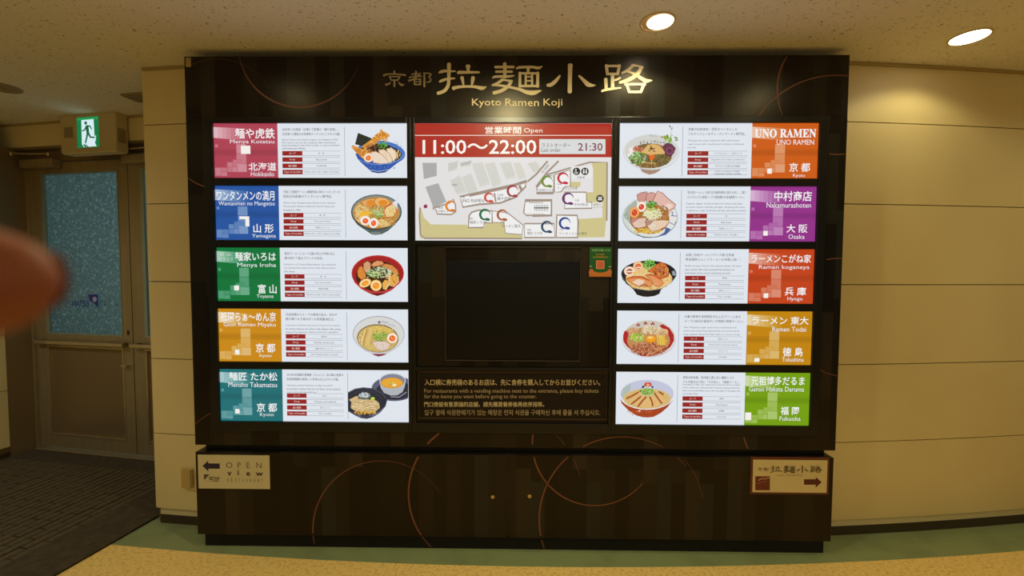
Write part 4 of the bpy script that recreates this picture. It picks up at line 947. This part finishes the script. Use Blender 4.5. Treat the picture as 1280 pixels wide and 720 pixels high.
for side, shops in (('L', SHOPS_L), ('R', SHOPS_R)):
    x0, x1 = COLS[side]
    for i, s in enumerate(shops):
        z1, z0 = rowz(i)
        cname = s[0]; en = s[4]
        pnl = Print(panel_map(x0, x1, z0, z1, 1220, 345), YS)
        pnl.rect(0, 0, 1220, 345, WHITE)
        po = pnl.obj('lit_panel', M['lit_print'], bd, 'backlit menu panel with the %s nameplate' % cname)
        pm = panel_map(x0, x1, z0, z1, 1220, 345)
        nox = 0 if side == 'L' else 815
        dv = 826 if side == 'L' else 390
        dx = 432 if side == 'L' else 422
        w_ = 404 if side == 'L' else 405
        nm = Print(pm, YS-.0001)
        sh = lambda b: (b[0]+nox, b[1], b[2]+nox, b[3])
        jp = s[2]
        if jp == 'UNO RAMEN': jp = ''.join(chr(0x1D400+ord(ch)-65) if ch != ' ' else ' ' for ch in jp)
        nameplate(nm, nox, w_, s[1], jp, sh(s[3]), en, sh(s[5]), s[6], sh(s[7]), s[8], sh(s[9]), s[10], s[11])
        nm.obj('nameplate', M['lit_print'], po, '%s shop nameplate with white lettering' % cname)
        ds = Print(pm, YS-.0001)
        tx = dx if side == 'L' else 415
        last4 = len(s[13]) == 4
        description(ds, dx+2, s[12], s[13], 28, (97 if side == 'L' else 78) if last4 else 102, 17.6 if (side == 'L' and last4) else (20 if last4 else 22))
        ds.line([(dv, 22), (dv, 330)], 2.2, (110, 116, 132))
        ds.obj('description_text', M['lit_print'], po, 'small grey Japanese and English description')
        tb = Print(pm, YS-.0001); tb.k = 3
        yt = (173, 171, 170, 165, 160)[i]
        table(tb, tx+(0 if side == 'L' else 8), s[14], yt, 127, 365 if side == 'L' else 366)
        tb.obj('info_table', M['lit_print'], po, 'table with four dark red headings')
        fd = Print(lambda a, b: survey(a, b, YS-.001), YS-.0001, 0.000004)
        s[15](fd)
        fd.obj('bowl_picture', M['lit_print'], po, 'printed picture of the shop\'s noodle bowl')

# ------------------------------------------------------------------ map panel
def mapmap(a, b): return survey(510+a/4.498, 145+b/4.498, YS)
pp = Print(panel_map(COLS['M'][0], COLS['M'][1], 1.639, 2.233, 1, 1), YS)
pp.rect(0, 0, 1, 1, (228, 226, 226))
mo = pp.obj('map_panel', M['lit_print'], bd, 'backlit floor map with red opening hours band')
p = Print(mapmap, YS-.0001)
p.rect(38, 42, 1145, 232, (172, 38, 30)); p.rect(38, 107, 1145, 111, (240, 222, 214))
p.text('営業時間', 434, 60, 636, 100, (246, 240, 230), .01); p.text('Open', 652, 68, 756, 101, (246, 240, 230))
p.text('11:00～22:00', 82, 134, 722, 214, (250, 246, 240), .012)
p.rect(738, 130, 1110, 214, (216, 220, 220)); p.text('ラストオーダー', 752, 152, 914, 176, (110, 70, 78)); p.text('Last order', 750, 180, 858, 202, (110, 70, 78)); p.text('21:30', 956, 152, 1094, 196, (130, 40, 70), .01)
p.obj('hours_band', M['lit_print'], mo, 'red band with white opening hours')
p = Print(mapmap, YS-.0001)
def A7(pts): return [(a/7.06*4.498+22.5, b/7.06*4.498+247.4) for a, b in pts]     # left detail crop
def B7(pts): return [(a/7.06*4.498+584.7, b/7.06*4.498+247.4) for a, b in pts]    # right detail crop
TAN = (160, 142, 128); SAND = (206, 196, 140); GREY = (172, 172, 172); LG = (206, 205, 200)
p.poly(A7([(92, 25), (218, 25), (218, 140), (105, 168)]), GREY); p.poly(A7([(118, 238), (232, 204), (302, 368), (185, 430), (178, 390)]), GREY)
for q in ([(318, 25), (410, 25), (395, 90), (320, 105)], [(425, 25), (530, 25), (510, 60), (430, 60)], [(335, 180), (420, 145), (490, 290), (400, 310)], [(440, 150), (520, 122), (585, 285), (500, 310)], [(528, 30), (620, 25), (690, 215), (600, 240)], [(640, 30), (730, 25), (790, 215), (715, 245)], [(775, 25), (870, 25), (920, 160), (830, 170)]):
    pts = A7(q); p.poly(pts, (216, 215, 208))
    for k in range(1, 12):
        t = k/12; a = (pts[0][0]*(1-t)+pts[3][0]*t, pts[0][1]*(1-t)+pts[3][1]*t); b = (pts[1][0]*(1-t)+pts[2][0]*t, pts[1][1]*(1-t)+pts[2][1]*t-14)
        p.line([a, (b[0], b[1])], 1.6, (188, 188, 184))
for q in ([(10, 25), (70, 30), (130, 160), (60, 175)], [(135, 30), (210, 25), (260, 100), (190, 115)]):
    pts = B7(q); p.poly(pts, (218, 217, 206))
    for k in range(1, 10):
        t = k/10; p.line([(pts[0][0]*(1-t)+pts[3][0]*t, pts[0][1]*(1-t)+pts[3][1]*t), (pts[1][0]*(1-t)+pts[2][0]*t, pts[1][1]*(1-t)+pts[2][1]*t-12)], 1.6, (190, 190, 184))
# sand-coloured passage
p.poly([(65, 540), (75, 520), (90, 570), (130, 610), (330, 612), (345, 630), (430, 630), (440, 600), (540, 600), (548, 664), (640, 668), (648, 690), (70, 688)], SAND)
p.poly([(1030, 262), (1118, 262), (1112, 590), (1104, 682), (955, 684), (955, 580), (1092, 572), (1092, 500), (1000, 480), (1000, 430), (1040, 430), (1040, 300)], SAND)
p.poly([(908, 372), (972, 372), (965, 400), (910, 402)], SAND)
p.line([(70, 515), (66, 560), (72, 670), (95, 688), (640, 690)], 9, TAN)
p.line([(780, 332), (1020, 262), (1118, 262), (1116, 590)], 9, TAN)
# roads
p.line([(785, 255), (720, 330), (672, 370)], 10, TAN); p.line([(846, 255), (780, 320), (720, 400)], 10, TAN)
# shop rooms (white with tan outline)
WHT = (240, 240, 240)
def room(pts, w=8, fill=WHT, closed=True):
    p.poly(pts, fill); p.line(pts, w, TAN, closed)
room([(140, 522), (235, 490), (255, 470), (268, 500), (270, 540), (245, 555), (165, 552), (160, 530)])
room([(292, 455), (665, 372), (660, 400), (600, 460), (520, 490), (400, 498), (310, 514)], 10)
p.line([(345, 448), (560, 402), (668, 368)], 16, TAN); p.line([(486, 435), (494, 484)], 9, TAN); p.line([(625, 392), (640, 420)], 16, TAN)
room([(360, 542), (345, 560), (340, 628), (425, 628), (432, 600), (474, 602), (474, 535), (400, 530)], 9)
room([(474, 535), (560, 545), (648, 615), (640, 668), (548, 660), (540, 600), (476, 600)], 6)
room([(660, 472), (808, 472), (808, 562), (665, 560), (650, 545)], 8); p.line([(660, 478), (805, 476), (806, 560), (700, 562)], 14, TAN)
room([(655, 606), (820, 606), (825, 684), (655, 684)], 9)
room([(836, 558), (950, 560), (956, 600), (952, 684), (832, 684)], 10)
room([(722, 432), (725, 404), (782, 336), (820, 340), (818, 430)], 7); p.line([(722, 436), (818, 436)], 12, TAN)
room([(822, 332), (912, 305), (912, 396), (880, 400), (860, 428), (822, 430)], 7)
room([(880, 430), (1000, 430), (1004, 486), (1032, 486), (1032, 520), (880, 522)], 8)
p.rect(916, 284, 1034, 352, (232, 232, 232)); p.rect(1034, 486, 1092, 520, (228, 226, 220))
for k in range(9): p.line([(712+k*9, 500), (712+k*9, 536)], 2.5, (90, 88, 86))
p.line([(708, 518), (790, 518)], 6, (90, 88, 86)); p.line([(680, 490), (760, 490)], 3, (130, 126, 120)); p.line([(665, 552), (768, 552)], 2, (150, 146, 140))
# brush rings, one colour per shop
def ring(cx, cy, c, r=27):
    pts, ws = [], []
    for k in range(22):
        a = R(60+300*k/21); pts.append((cx+r*math.cos(a), cy+r*math.sin(a))); ws.append(12*math.sin(math.pi*min(1, .12+k/24))+1)
    p.line(pts, ws, c); p.ell(cx+r*.45, cy+r*.95, 15, 8, c, 10)
for cx, cy, c, r in ((243, 508, (226, 130, 40), 26), (457, 460, (206, 80, 70), 23), (590, 424, (160, 50, 66), 29), (435, 556, (10, 104, 66), 28), (532, 558, (170, 92, 56), 27), (783, 370, (112, 140, 50), 28), (872, 352, (196, 34, 66), 28), (900, 466, (104, 32, 110), 29), (782, 624, (34, 70, 100), 29), (882, 604, (30, 62, 140), 29)): ring(cx, cy, c, r)
p.ell(101, 510, 11, 11, (150, 44, 96))
for cx, cy in ((946, 314), (993, 314), (1077, 466)): p.ell(cx, cy, 21, 21, (38, 36, 36))
p.ell(942, 304, 4, 4, WHT); p.line([(942, 308), (944, 320), (955, 322)], 4, WHT); p.line([(936, 314), (936, 326), (950, 328)], 3, WHT)
for dx in (-7, 7):
    p.ell(993+dx, 304, 3.5, 3.5, WHT); p.rect(993+dx-4, 309, 993+dx+4, 326, WHT)
for dx in (-8, 0, 8): p.ell(1077+dx, 458, 3, 3, WHT); p.rect(1077+dx-3, 463, 1077+dx+3, 476, WHT)
K = (92, 84, 84)
for t, b in (('徳島', (172, 512, 200, 524)), ('拉麺ちゃん亭', (170, 530, 262, 544)), ('京都', (302, 452, 322, 464)), ('UNO RAMEN', (298, 468, 428, 488)), ('北海道', (502, 440, 536, 452)), ('麺や虎鉄', (502, 456, 578, 476)), ('富山', (350, 572, 370, 584)), ('麺家いろは', (350, 590, 440, 608)), ('京都', (524, 592, 544, 604)), ('ラーメン東大', (526, 610, 634, 630)), ('京都', (670, 636, 692, 648)), ('麺匠 たか松', (670, 652, 756, 668)), ('山形', (850, 634, 872, 646)), ('ワンタンメンの満月', (848, 654, 1002, 670)), ('元祖博多だるま', (722, 412, 816, 428)), ('兵庫', (836, 380, 862, 392)), ('ラーメンこがね家', (838, 400, 952, 416)), ('大阪', (934, 470, 960, 482)), ('中村商店', (932, 492, 1012, 508)), ('化粧室', (950, 342, 992, 354)), ('エレベーター', (1038, 508, 1098, 520)), ('連絡口', (1040, 494, 1080, 504)), ('大階段', (244, 384, 280, 396))):
    p.text(t, *b, K)
V_, F_, _ = text_geo('西広場通路'); c_, s_ = math.cos(R(-52)), math.sin(R(-52))
p.add([(758+58*a*c_-(-11*b)*s_, 326+58*a*s_+(-11*b)*c_) for a, b in V_], F_, K)
p.obj('floor_map', M['lit_print'], mo, 'printed floor map with coloured brush rings')

# ------------------------------------------------------------------ notice plate
nt = boxo('notice_plate', (COLS['M'][0]+.001, COLS['M'][1]-.001, 0.003, 0.0115, 0.6925, 0.9665), mat('brown_plate', (28, 19, 15), 0.5, spec=0.25), bd, label='dark brown notice plate in four languages')
p = Print(lambda a, b: survey(510+a/4.83, 450+b/4.83, .003), 0.003)
CB = (112, 84, 60)
p.line([(62, 72), (1200, 78), (1197, 360), (66, 350)], 4, (92, 66, 48), True)
TC = (222, 204, 160); TD = (180, 162, 130)
for t, b, c, bo in (('入口横に券売機のあるお店は、先に食券を購入してからお並びください。', (100, 116, 1160, 154), TC, .006), ('For restaurants with a vending machine next to the entrance, please buy tickets', (98, 174, 1150, 205), TD, .004), ('for the items you want before going to the counter.', (98, 208, 776, 238), TD, .004), ('門口旁設有售票機的店舖，請先購買餐券後再依序排隊。', (98, 252, 822, 284), TC, .006), ('입구 옆에 식권판매기가 있는 매장은 먼저 식권을 구매하신 후에 줄을 서 주십시오.', (100, 300, 1160, 334), TD, .006)):
    p.text(t, *b, c, bo)
p.obj('notice_text', M['print'], nt, 'beige four-language notice text')

# ------------------------------------------------------------------ green sticker poster
gp = thing('green_poster', 'small green and orange poster stuck beside the dark display, below the map', 'poster')
x0, z1 = survey(737, 309, -.009); x1, z0 = survey(764, 346, -.009)
boxo('sheet', (x0, x1, -0.0088, -0.008, z0, z1), mat('green_paper', (14, 92, 44), .5), gp)
def gm(a, b): return x0+(x1-x0)*(a-105)/380, z1-(z1-z0)*(b-120)/515
p = Print(gm, -0.0089)
p.rect(105, 560, 485, 635, (206, 120, 52)); p.ell(140, 560, 46, 62, (206, 110, 60)); p.ell(455, 560, 40, 60, (206, 100, 60)); p.poly([(105, 520), (190, 540), (295, 575), (400, 540), (485, 520), (485, 600), (105, 600)], (206, 124, 56)); p.ell(295, 500, 112, 62, (14, 96, 40))
p.text('京都拉麺 LINE', 140, 150, 462, 194, (150, 190, 140), .01); p.text('友だち登録', 220, 232, 362, 262, (216, 160, 40), .01); p.text('お得情報配信中', 165, 280, 430, 306, (206, 170, 40), .01)
p.rect(220, 350, 365, 498, (220, 150, 110)); p.rect(236, 366, 350, 482, (214, 104, 78))
p.ell(130, 455, 24, 9, (190, 200, 170)); p.ell(460, 460, 24, 9, (190, 200, 170))
p.obj('print', M['print'], gp)

# ------------------------------------------------------------------ stuck-on direction signs
def plate(name, label, pts, base_rgb, y0):
    t = thing(name, label, 'sign')
    bm = bmesh.new(); xz = [survey(a, b, y0) for a, b in pts]
    X0, X1 = min(v[0] for v in xz), max(v[0] for v in xz); Z0, Z1 = min(v[1] for v in xz), max(v[1] for v in xz)
    box(bm, X0, X1, y0, -0.0040, Z0, Z1, bev=.0006)
    obj('plate', bm, mat(name+'_board', base_rgb, .45), t)
    return t, (X0, X1, Z0, Z1)
YP = -0.0065
t, (X0, X1, Z0, Z1) = plate('direction_sign', 'cream restaurant direction sign with dark blue left arrow on the cabinet', [(247, 568.5), (337.5, 611.5)], (206, 196, 160), YP)
sm = lambda a, b: (X0+(X1-X0)*(a-28)/1220, Z1-(Z1-Z0)*(b-8)/568)
p = Print(sm, YP); BLU = (36, 22, 62)
p.poly([(108, 195), (205, 105), (205, 150), (402, 150), (402, 240), (205, 240), (205, 288)], BLU)
p.obj('arrow', M['print'], t, 'dark blue arrow pointing left')
p = Print(sm, YP)
for ch, a, b, y, y2, c, bo in (('O', 508, 618, 128, 226, (92, 70, 50), 0), ('P', 704, 760, 128, 226, (92, 70, 50), 0), ('E', 858, 912, 128, 226, (92, 70, 50), 0), ('N', 1026, 1112, 128, 226, (92, 70, 50), 0),
        ('v', 526, 600, 290, 356, (56, 24, 44), .03), ('i', 702, 724, 255, 350, (56, 24, 44), .03), ('e', 848, 916, 290, 356, (56, 24, 44), .03), ('w', 1010, 1136, 295, 356, (56, 24, 44), .03)):
    p.text(ch, a, y, b, y2, c, bo); p.obj('letter', M['print'], t); p = Print(sm, YP)
for k, ch in enumerate('RESTAURANT'): p.text(ch, 526+k*64.5, 402, 550+k*64.5, 458, (92, 66, 50))
p.obj('lettering', M['print'], t, 'small widely spaced capitals'); p = Print(sm, YP)
p.poly([(125, 338), (222, 340), (130, 432)], (58, 28, 64)); p.ell(165, 372, 14, 10, (150, 130, 120))
p.text('ISETAN', 215, 374, 388, 430, (56, 42, 40), .03); p.line([(160, 447), (280, 447)], 5, (120, 100, 74)); p.line([(280, 447), (380, 447)], 14, (80, 60, 50))
p.obj('shop_emblem', M['print'], t, 'small shop emblem with dark purple corner triangle')

t, (X0, X1, Z0, Z1) = plate('direction_sign', 'cream ramen alley direction sign with brown frame and right arrow on the cabinet', [(938.5, 571), (1035.5, 618.5)], (96, 44, 30), YP)
a0 = survey(941.5, 574.5, YP); a1 = survey(1033, 616, YP)
boxo('face', (a0[0], a1[0], YP-.0006, YP-.0001, a1[1], a0[1]), mat('cream_face', (214, 196, 146), .45), t)
sm2 = lambda a, b: survey(940+a/12.8, 570+b/12.8, YP-.0007)
p = Print(sm2, YP-.0007)
for g, (ox, oy) in (('kyo', (0, 0)), ('to', (0, 0)), ('ra', (0, 0)), ('men', (0, 0)), ('ko', (0, 0)), ('ji', (0, 0))):
    sc, gx, gy, sts = GLY[g]
    for st in sts:
        pts = [((gx+a/sc-479)/(815-479)*1030+85, (gy+b/sc-78)/(120-78)*122+150) for a, b in stroke_outline(st)]
        p.poly(pts, (62, 38, 22))
p.text('Kyoto Ramen Koji', 395, 290, 800, 318, (120, 92, 60))
p.obj('lettering', M['print'], t, 'dark brown brush lettering')
p = Print(sm2, YP-.0007)
p.poly([(832, 372), (1020, 372), (1020, 335), (1115, 418), (1018, 508), (1018, 460), (832, 460)], (84, 30, 24))
p.obj('arrow', M['print'], t, 'brown arrow pointing right')
p = Print(sm2, YP-.0007)
p.rect(52, 324, 286, 548, (104, 34, 26))
for k in range(4): p.line([(100, 400-k*6), (150, 372-k*8), (210, 378-k*10), (286, 340-k*2+8)], 5, (186, 140, 110))
p.line([(60, 430), (110, 436), (140, 420), (200, 416), (240, 400)], 7, (170, 118, 90)); p.line([(66, 520), (110, 470), (170, 456), (270, 470)], 4, (140, 78, 60)); p.line([(120, 436), (130, 500), (190, 530)], 4, (140, 78, 60))
p.obj('emblem', M['print'], t, 'square brown emblem of noodles')

# ------------------------------------------------------------------ small wall and ceiling items
cp = thing('cover_plate', 'beige rectangular cover plate low on the wall left of the cabinet', 'wall plate', (-1.893, 0.1915, 0.285), R(-5.8))
boxo('plate', (-0.034, 0.034, -0.012, 0.0, -0.055, 0.055), M['beige'], cp, bev=.002)
boxo('rib', (0.024, 0.030, -0.0145, -0.012, -0.053, 0.053), M['vent'], cp)
def downlight(x, y, label, lx=0.0):
    d = thing('downlight', label, 'ceiling light', (x, y, CEIL), 0, 'recessed ceiling downlights')
    bm = bmesh.new()
    segs = 40; rings = [(0.078, 0.0), (0.078, -0.004), (0.071, -0.005), (0.068, -0.001)]
    prev = None
    for r_, z in rings:
        cur = [bm.verts.new((r_*math.cos(2*math.pi*k/segs), r_*math.sin(2*math.pi*k/segs), z)) for k in range(segs)]
        if prev:
            for k in range(segs): bm.faces.new((prev[k], prev[(k+1) % segs], cur[(k+1) % segs], cur[k]))
        prev = cur
    obj('ring', bm, M['white_trim'], d)
    bm = bmesh.new(); cyl(bm, (0, 0, -0.0015), (0, 0, -0.0005), 0.0675, seg=40); obj('reflector', bm, M['reflector'], d, 'warm glowing reflector')
    bm = bmesh.new(); cyl(bm, (lx, 0, -0.0045), (lx, 0, -0.002), 0.0675-abs(lx), seg=40); obj('lamp_face', bm, M['lens'], d, 'glowing white lamp face')
downlight(0.626, -0.213, 'glowing round downlight in the ceiling above the right half of the signboard', 0.012)
downlight(2.153, -0.08, 'glowing round downlight in the ceiling above the right-hand cream wall', 0.0)
cd = thing('round_ceiling_fitting', 'flat round beige cover disc in the ceiling at the far left', 'ceiling fitting', (-3.20, 0.45, CEIL))
bm = bmesh.new(); cyl(bm, (0, 0, -0.010), (0, 0, -0.0005), 0.085, 0.095, seg=32); obj('disc', bm, M['grey_cap'], cd)
bm = bmesh.new(); cyl(bm, (0.0, 0, -0.014), (0.0, 0, -0.010), 0.022, seg=20); obj('centre_knob', bm, M['vent'], cd)
cv = thing('ceiling_vent', 'small louvred ceiling vent beside the top of the cream wall end', 'vent', (-2.47, 0.60, CEIL), R(-9.5))
boxo('vent_frame', (-0.07, 0.12, -0.06, 0.06, -0.014, -0.0005), M['vent'], cv, bev=.002)
for k in range(4): boxo('slat', (-0.06, 0.11, -0.045+k*.026, -0.03+k*.026, -0.019, -0.0145), M['grey_cap'], cv)

# ------------------------------------------------------------------ the photographer's finger at the lens
def at_cam(r, u, f): return CAM + CR*r + CU*u + CF*f
def finger():
    bm = bmesh.new(); segs = 28
    # profile along the finger: distance from tip, radius vertical, radius depth
    prof = [(0.0002, .0012, .001), (.0012, .0032, .0026), (.0028, .0048, .0038), (.005, .0062, .0048), (.008, .0073, .0056), (.012, .0080, .0062), (.018, .0083, .0066), (.024, .0082, .0069), (.030, .0086, .0074), (.036, .0084, .0072), (.046, .0088, .0076), (.056, .0094, .0084), (.064, .0091, .0082), (.080, .0102, .0094), (.098, .0112, .0104)]
    rings = []
    for i, (d, a, b) in enumerate(prof):
        x = -0.0600-d*0.985; bend = -0.22*max(0, d-.03)     # bends back behind the lens plane
        c = at_cam(x, 0.0011-0.05*d, 0.0555+bend)
        rings.append([bm.verts.new(c+CU*(a*math.cos(2*math.pi*k/segs))+CF*(b*math.sin(2*math.pi*k/segs))) for k in range(segs)])
    for a, b in zip(rings, rings[1:]):
        for k in range(segs): bm.faces.new((a[k], a[(k+1) % segs], b[(k+1) % segs], b[k]))
    bm.faces.new(rings[0]); bm.faces.new(rings[-1][::-1])
    bmesh.ops.recalc_face_normals(bm, faces=bm.faces)
    for f in bm.faces: f.smooth = True
    return bm
pe = thing('person', 'out-of-focus brown fingertip reaching in at the left edge of the view', 'person', tuple(at_cam(-.09, 0, .055)))
def hand():
    """palm, thumb and the other fingers of the left hand, curled round behind the lens plane; the index finger is merged in"""
    nodes = {'wrist2': (-.262, -.135, -.085, .026), 'wrist': (-.232, -.085, -.055, .024), 'palm': (-.200, -.042, -.020, .030), 'pk': (-.172, -.022, .018, .021)}
    edges = [('palm', 'wrist'), ('wrist', 'wrist2'), ('palm', 'pk')]
    def chain(root, nm, pts):
        prev = root
        for i, p in enumerate(pts): nodes[nm+str(i)] = p; edges.append((prev, nm+str(i))); prev = nm+str(i)
    chain('pk', 'index', [(-.160, -.005, .039, .0125), (-.145, -.004, .0425, .0108)])
    chain('pk', 'middle', [(-.166, -.024, .036, .012), (-.140, -.028, .030, .0092), (-.134, -.030, .006, .0082), (-.148, -.031, -.008, .0074)])
    chain('palm', 'ring', [(-.176, -.046, .022, .0115), (-.150, -.049, .020, .0088), (-.144, -.050, -.002, .0078), (-.158, -.050, -.015, .0070)])
    chain('palm', 'little', [(-.188, -.064, .006, .0105), (-.166, -.068, .006, .0078), (-.160, -.068, -.012, .0068), (-.172, -.067, -.024, .0060)])
    chain('palm', 'thumb', [(-.196, -.012, -.040, .0150), (-.170, .012, -.046, .0108), (-.142, .026, -.044, .0092), (-.124, .032, -.040, .0078)])
    fb = finger()
    for k, (x, y, z, r) in nodes.items():
        bmesh.ops.create_icosphere(fb, subdivisions=3, radius=r, matrix=Matrix.Translation(at_cam(x, y, z)))
    for k, l in edges:
        A, B = nodes[k], nodes[l]
        cyl(fb, at_cam(*A[:3]), at_cam(*B[:3]), A[3]*.985, B[3]*.985, seg=24)
    for k, l in (('ring0', 'palm'), ('middle0', 'palm'), ('little0', 'wrist'), ('index0', 'palm'), ('ring0', 'pk'), ('little0', 'ring0'), ('thumb0', 'pk')):
        A, B = nodes[k], nodes[l]
        cyl(fb, at_cam(*A[:3]), at_cam(*B[:3]), A[3], B[3]*.9, seg=24)
    j = bpy.data.meshes.new('body'); fb.to_mesh(j); fb.free()
    q = bpy.data.objects.new('hand_join', j); COL.objects.link(q)
    rm = q.modifiers.new('remesh', 'REMESH'); rm.mode = 'VOXEL'; rm.voxel_size = 0.0012; rm.use_smooth_shade = True
    sm_ = q.modifiers.new('smooth', 'SMOOTH'); sm_.factor = .5; sm_.iterations = 10
    dg = bpy.context.evaluated_depsgraph_get(); out = bpy.data.meshes.new_from_object(q.evaluated_get(dg))
    bpy.data.objects.remove(q); out.name = 'hand'
    for p_ in out.polygons: p_.use_smooth = True
    return out
fo = obj('hand', hand(), M['skin'], pe)
fo.matrix_parent_inverse = Matrix.Translation(-Vector(pe.location))
bm = bmesh.new()     # nail on the far side of the fingertip
rows = []
for i in range(6):
    d = .002+i*.0020; row = []
    for j in range(7):
        t = (j/6-.5)*1.5; hw = (.0048, .0058, .0062, .0062, .0060, .0050)[i]
        rad = (.0036, .0044, .0052, .0058, .0062, .0066)[i]
        row.append(bm.verts.new(at_cam(-0.0600-d, 0.0011+hw*math.sin(t), 0.0555+(rad+.0004)*math.cos(t)*1.02)))
    rows.append(row)
for a, b in zip(rows, rows[1:]):
    for k in range(6): bm.faces.new((a[k], a[k+1], b[k+1], b[k]))
no_ = obj('fingernail', bm, M['nail'], fo)
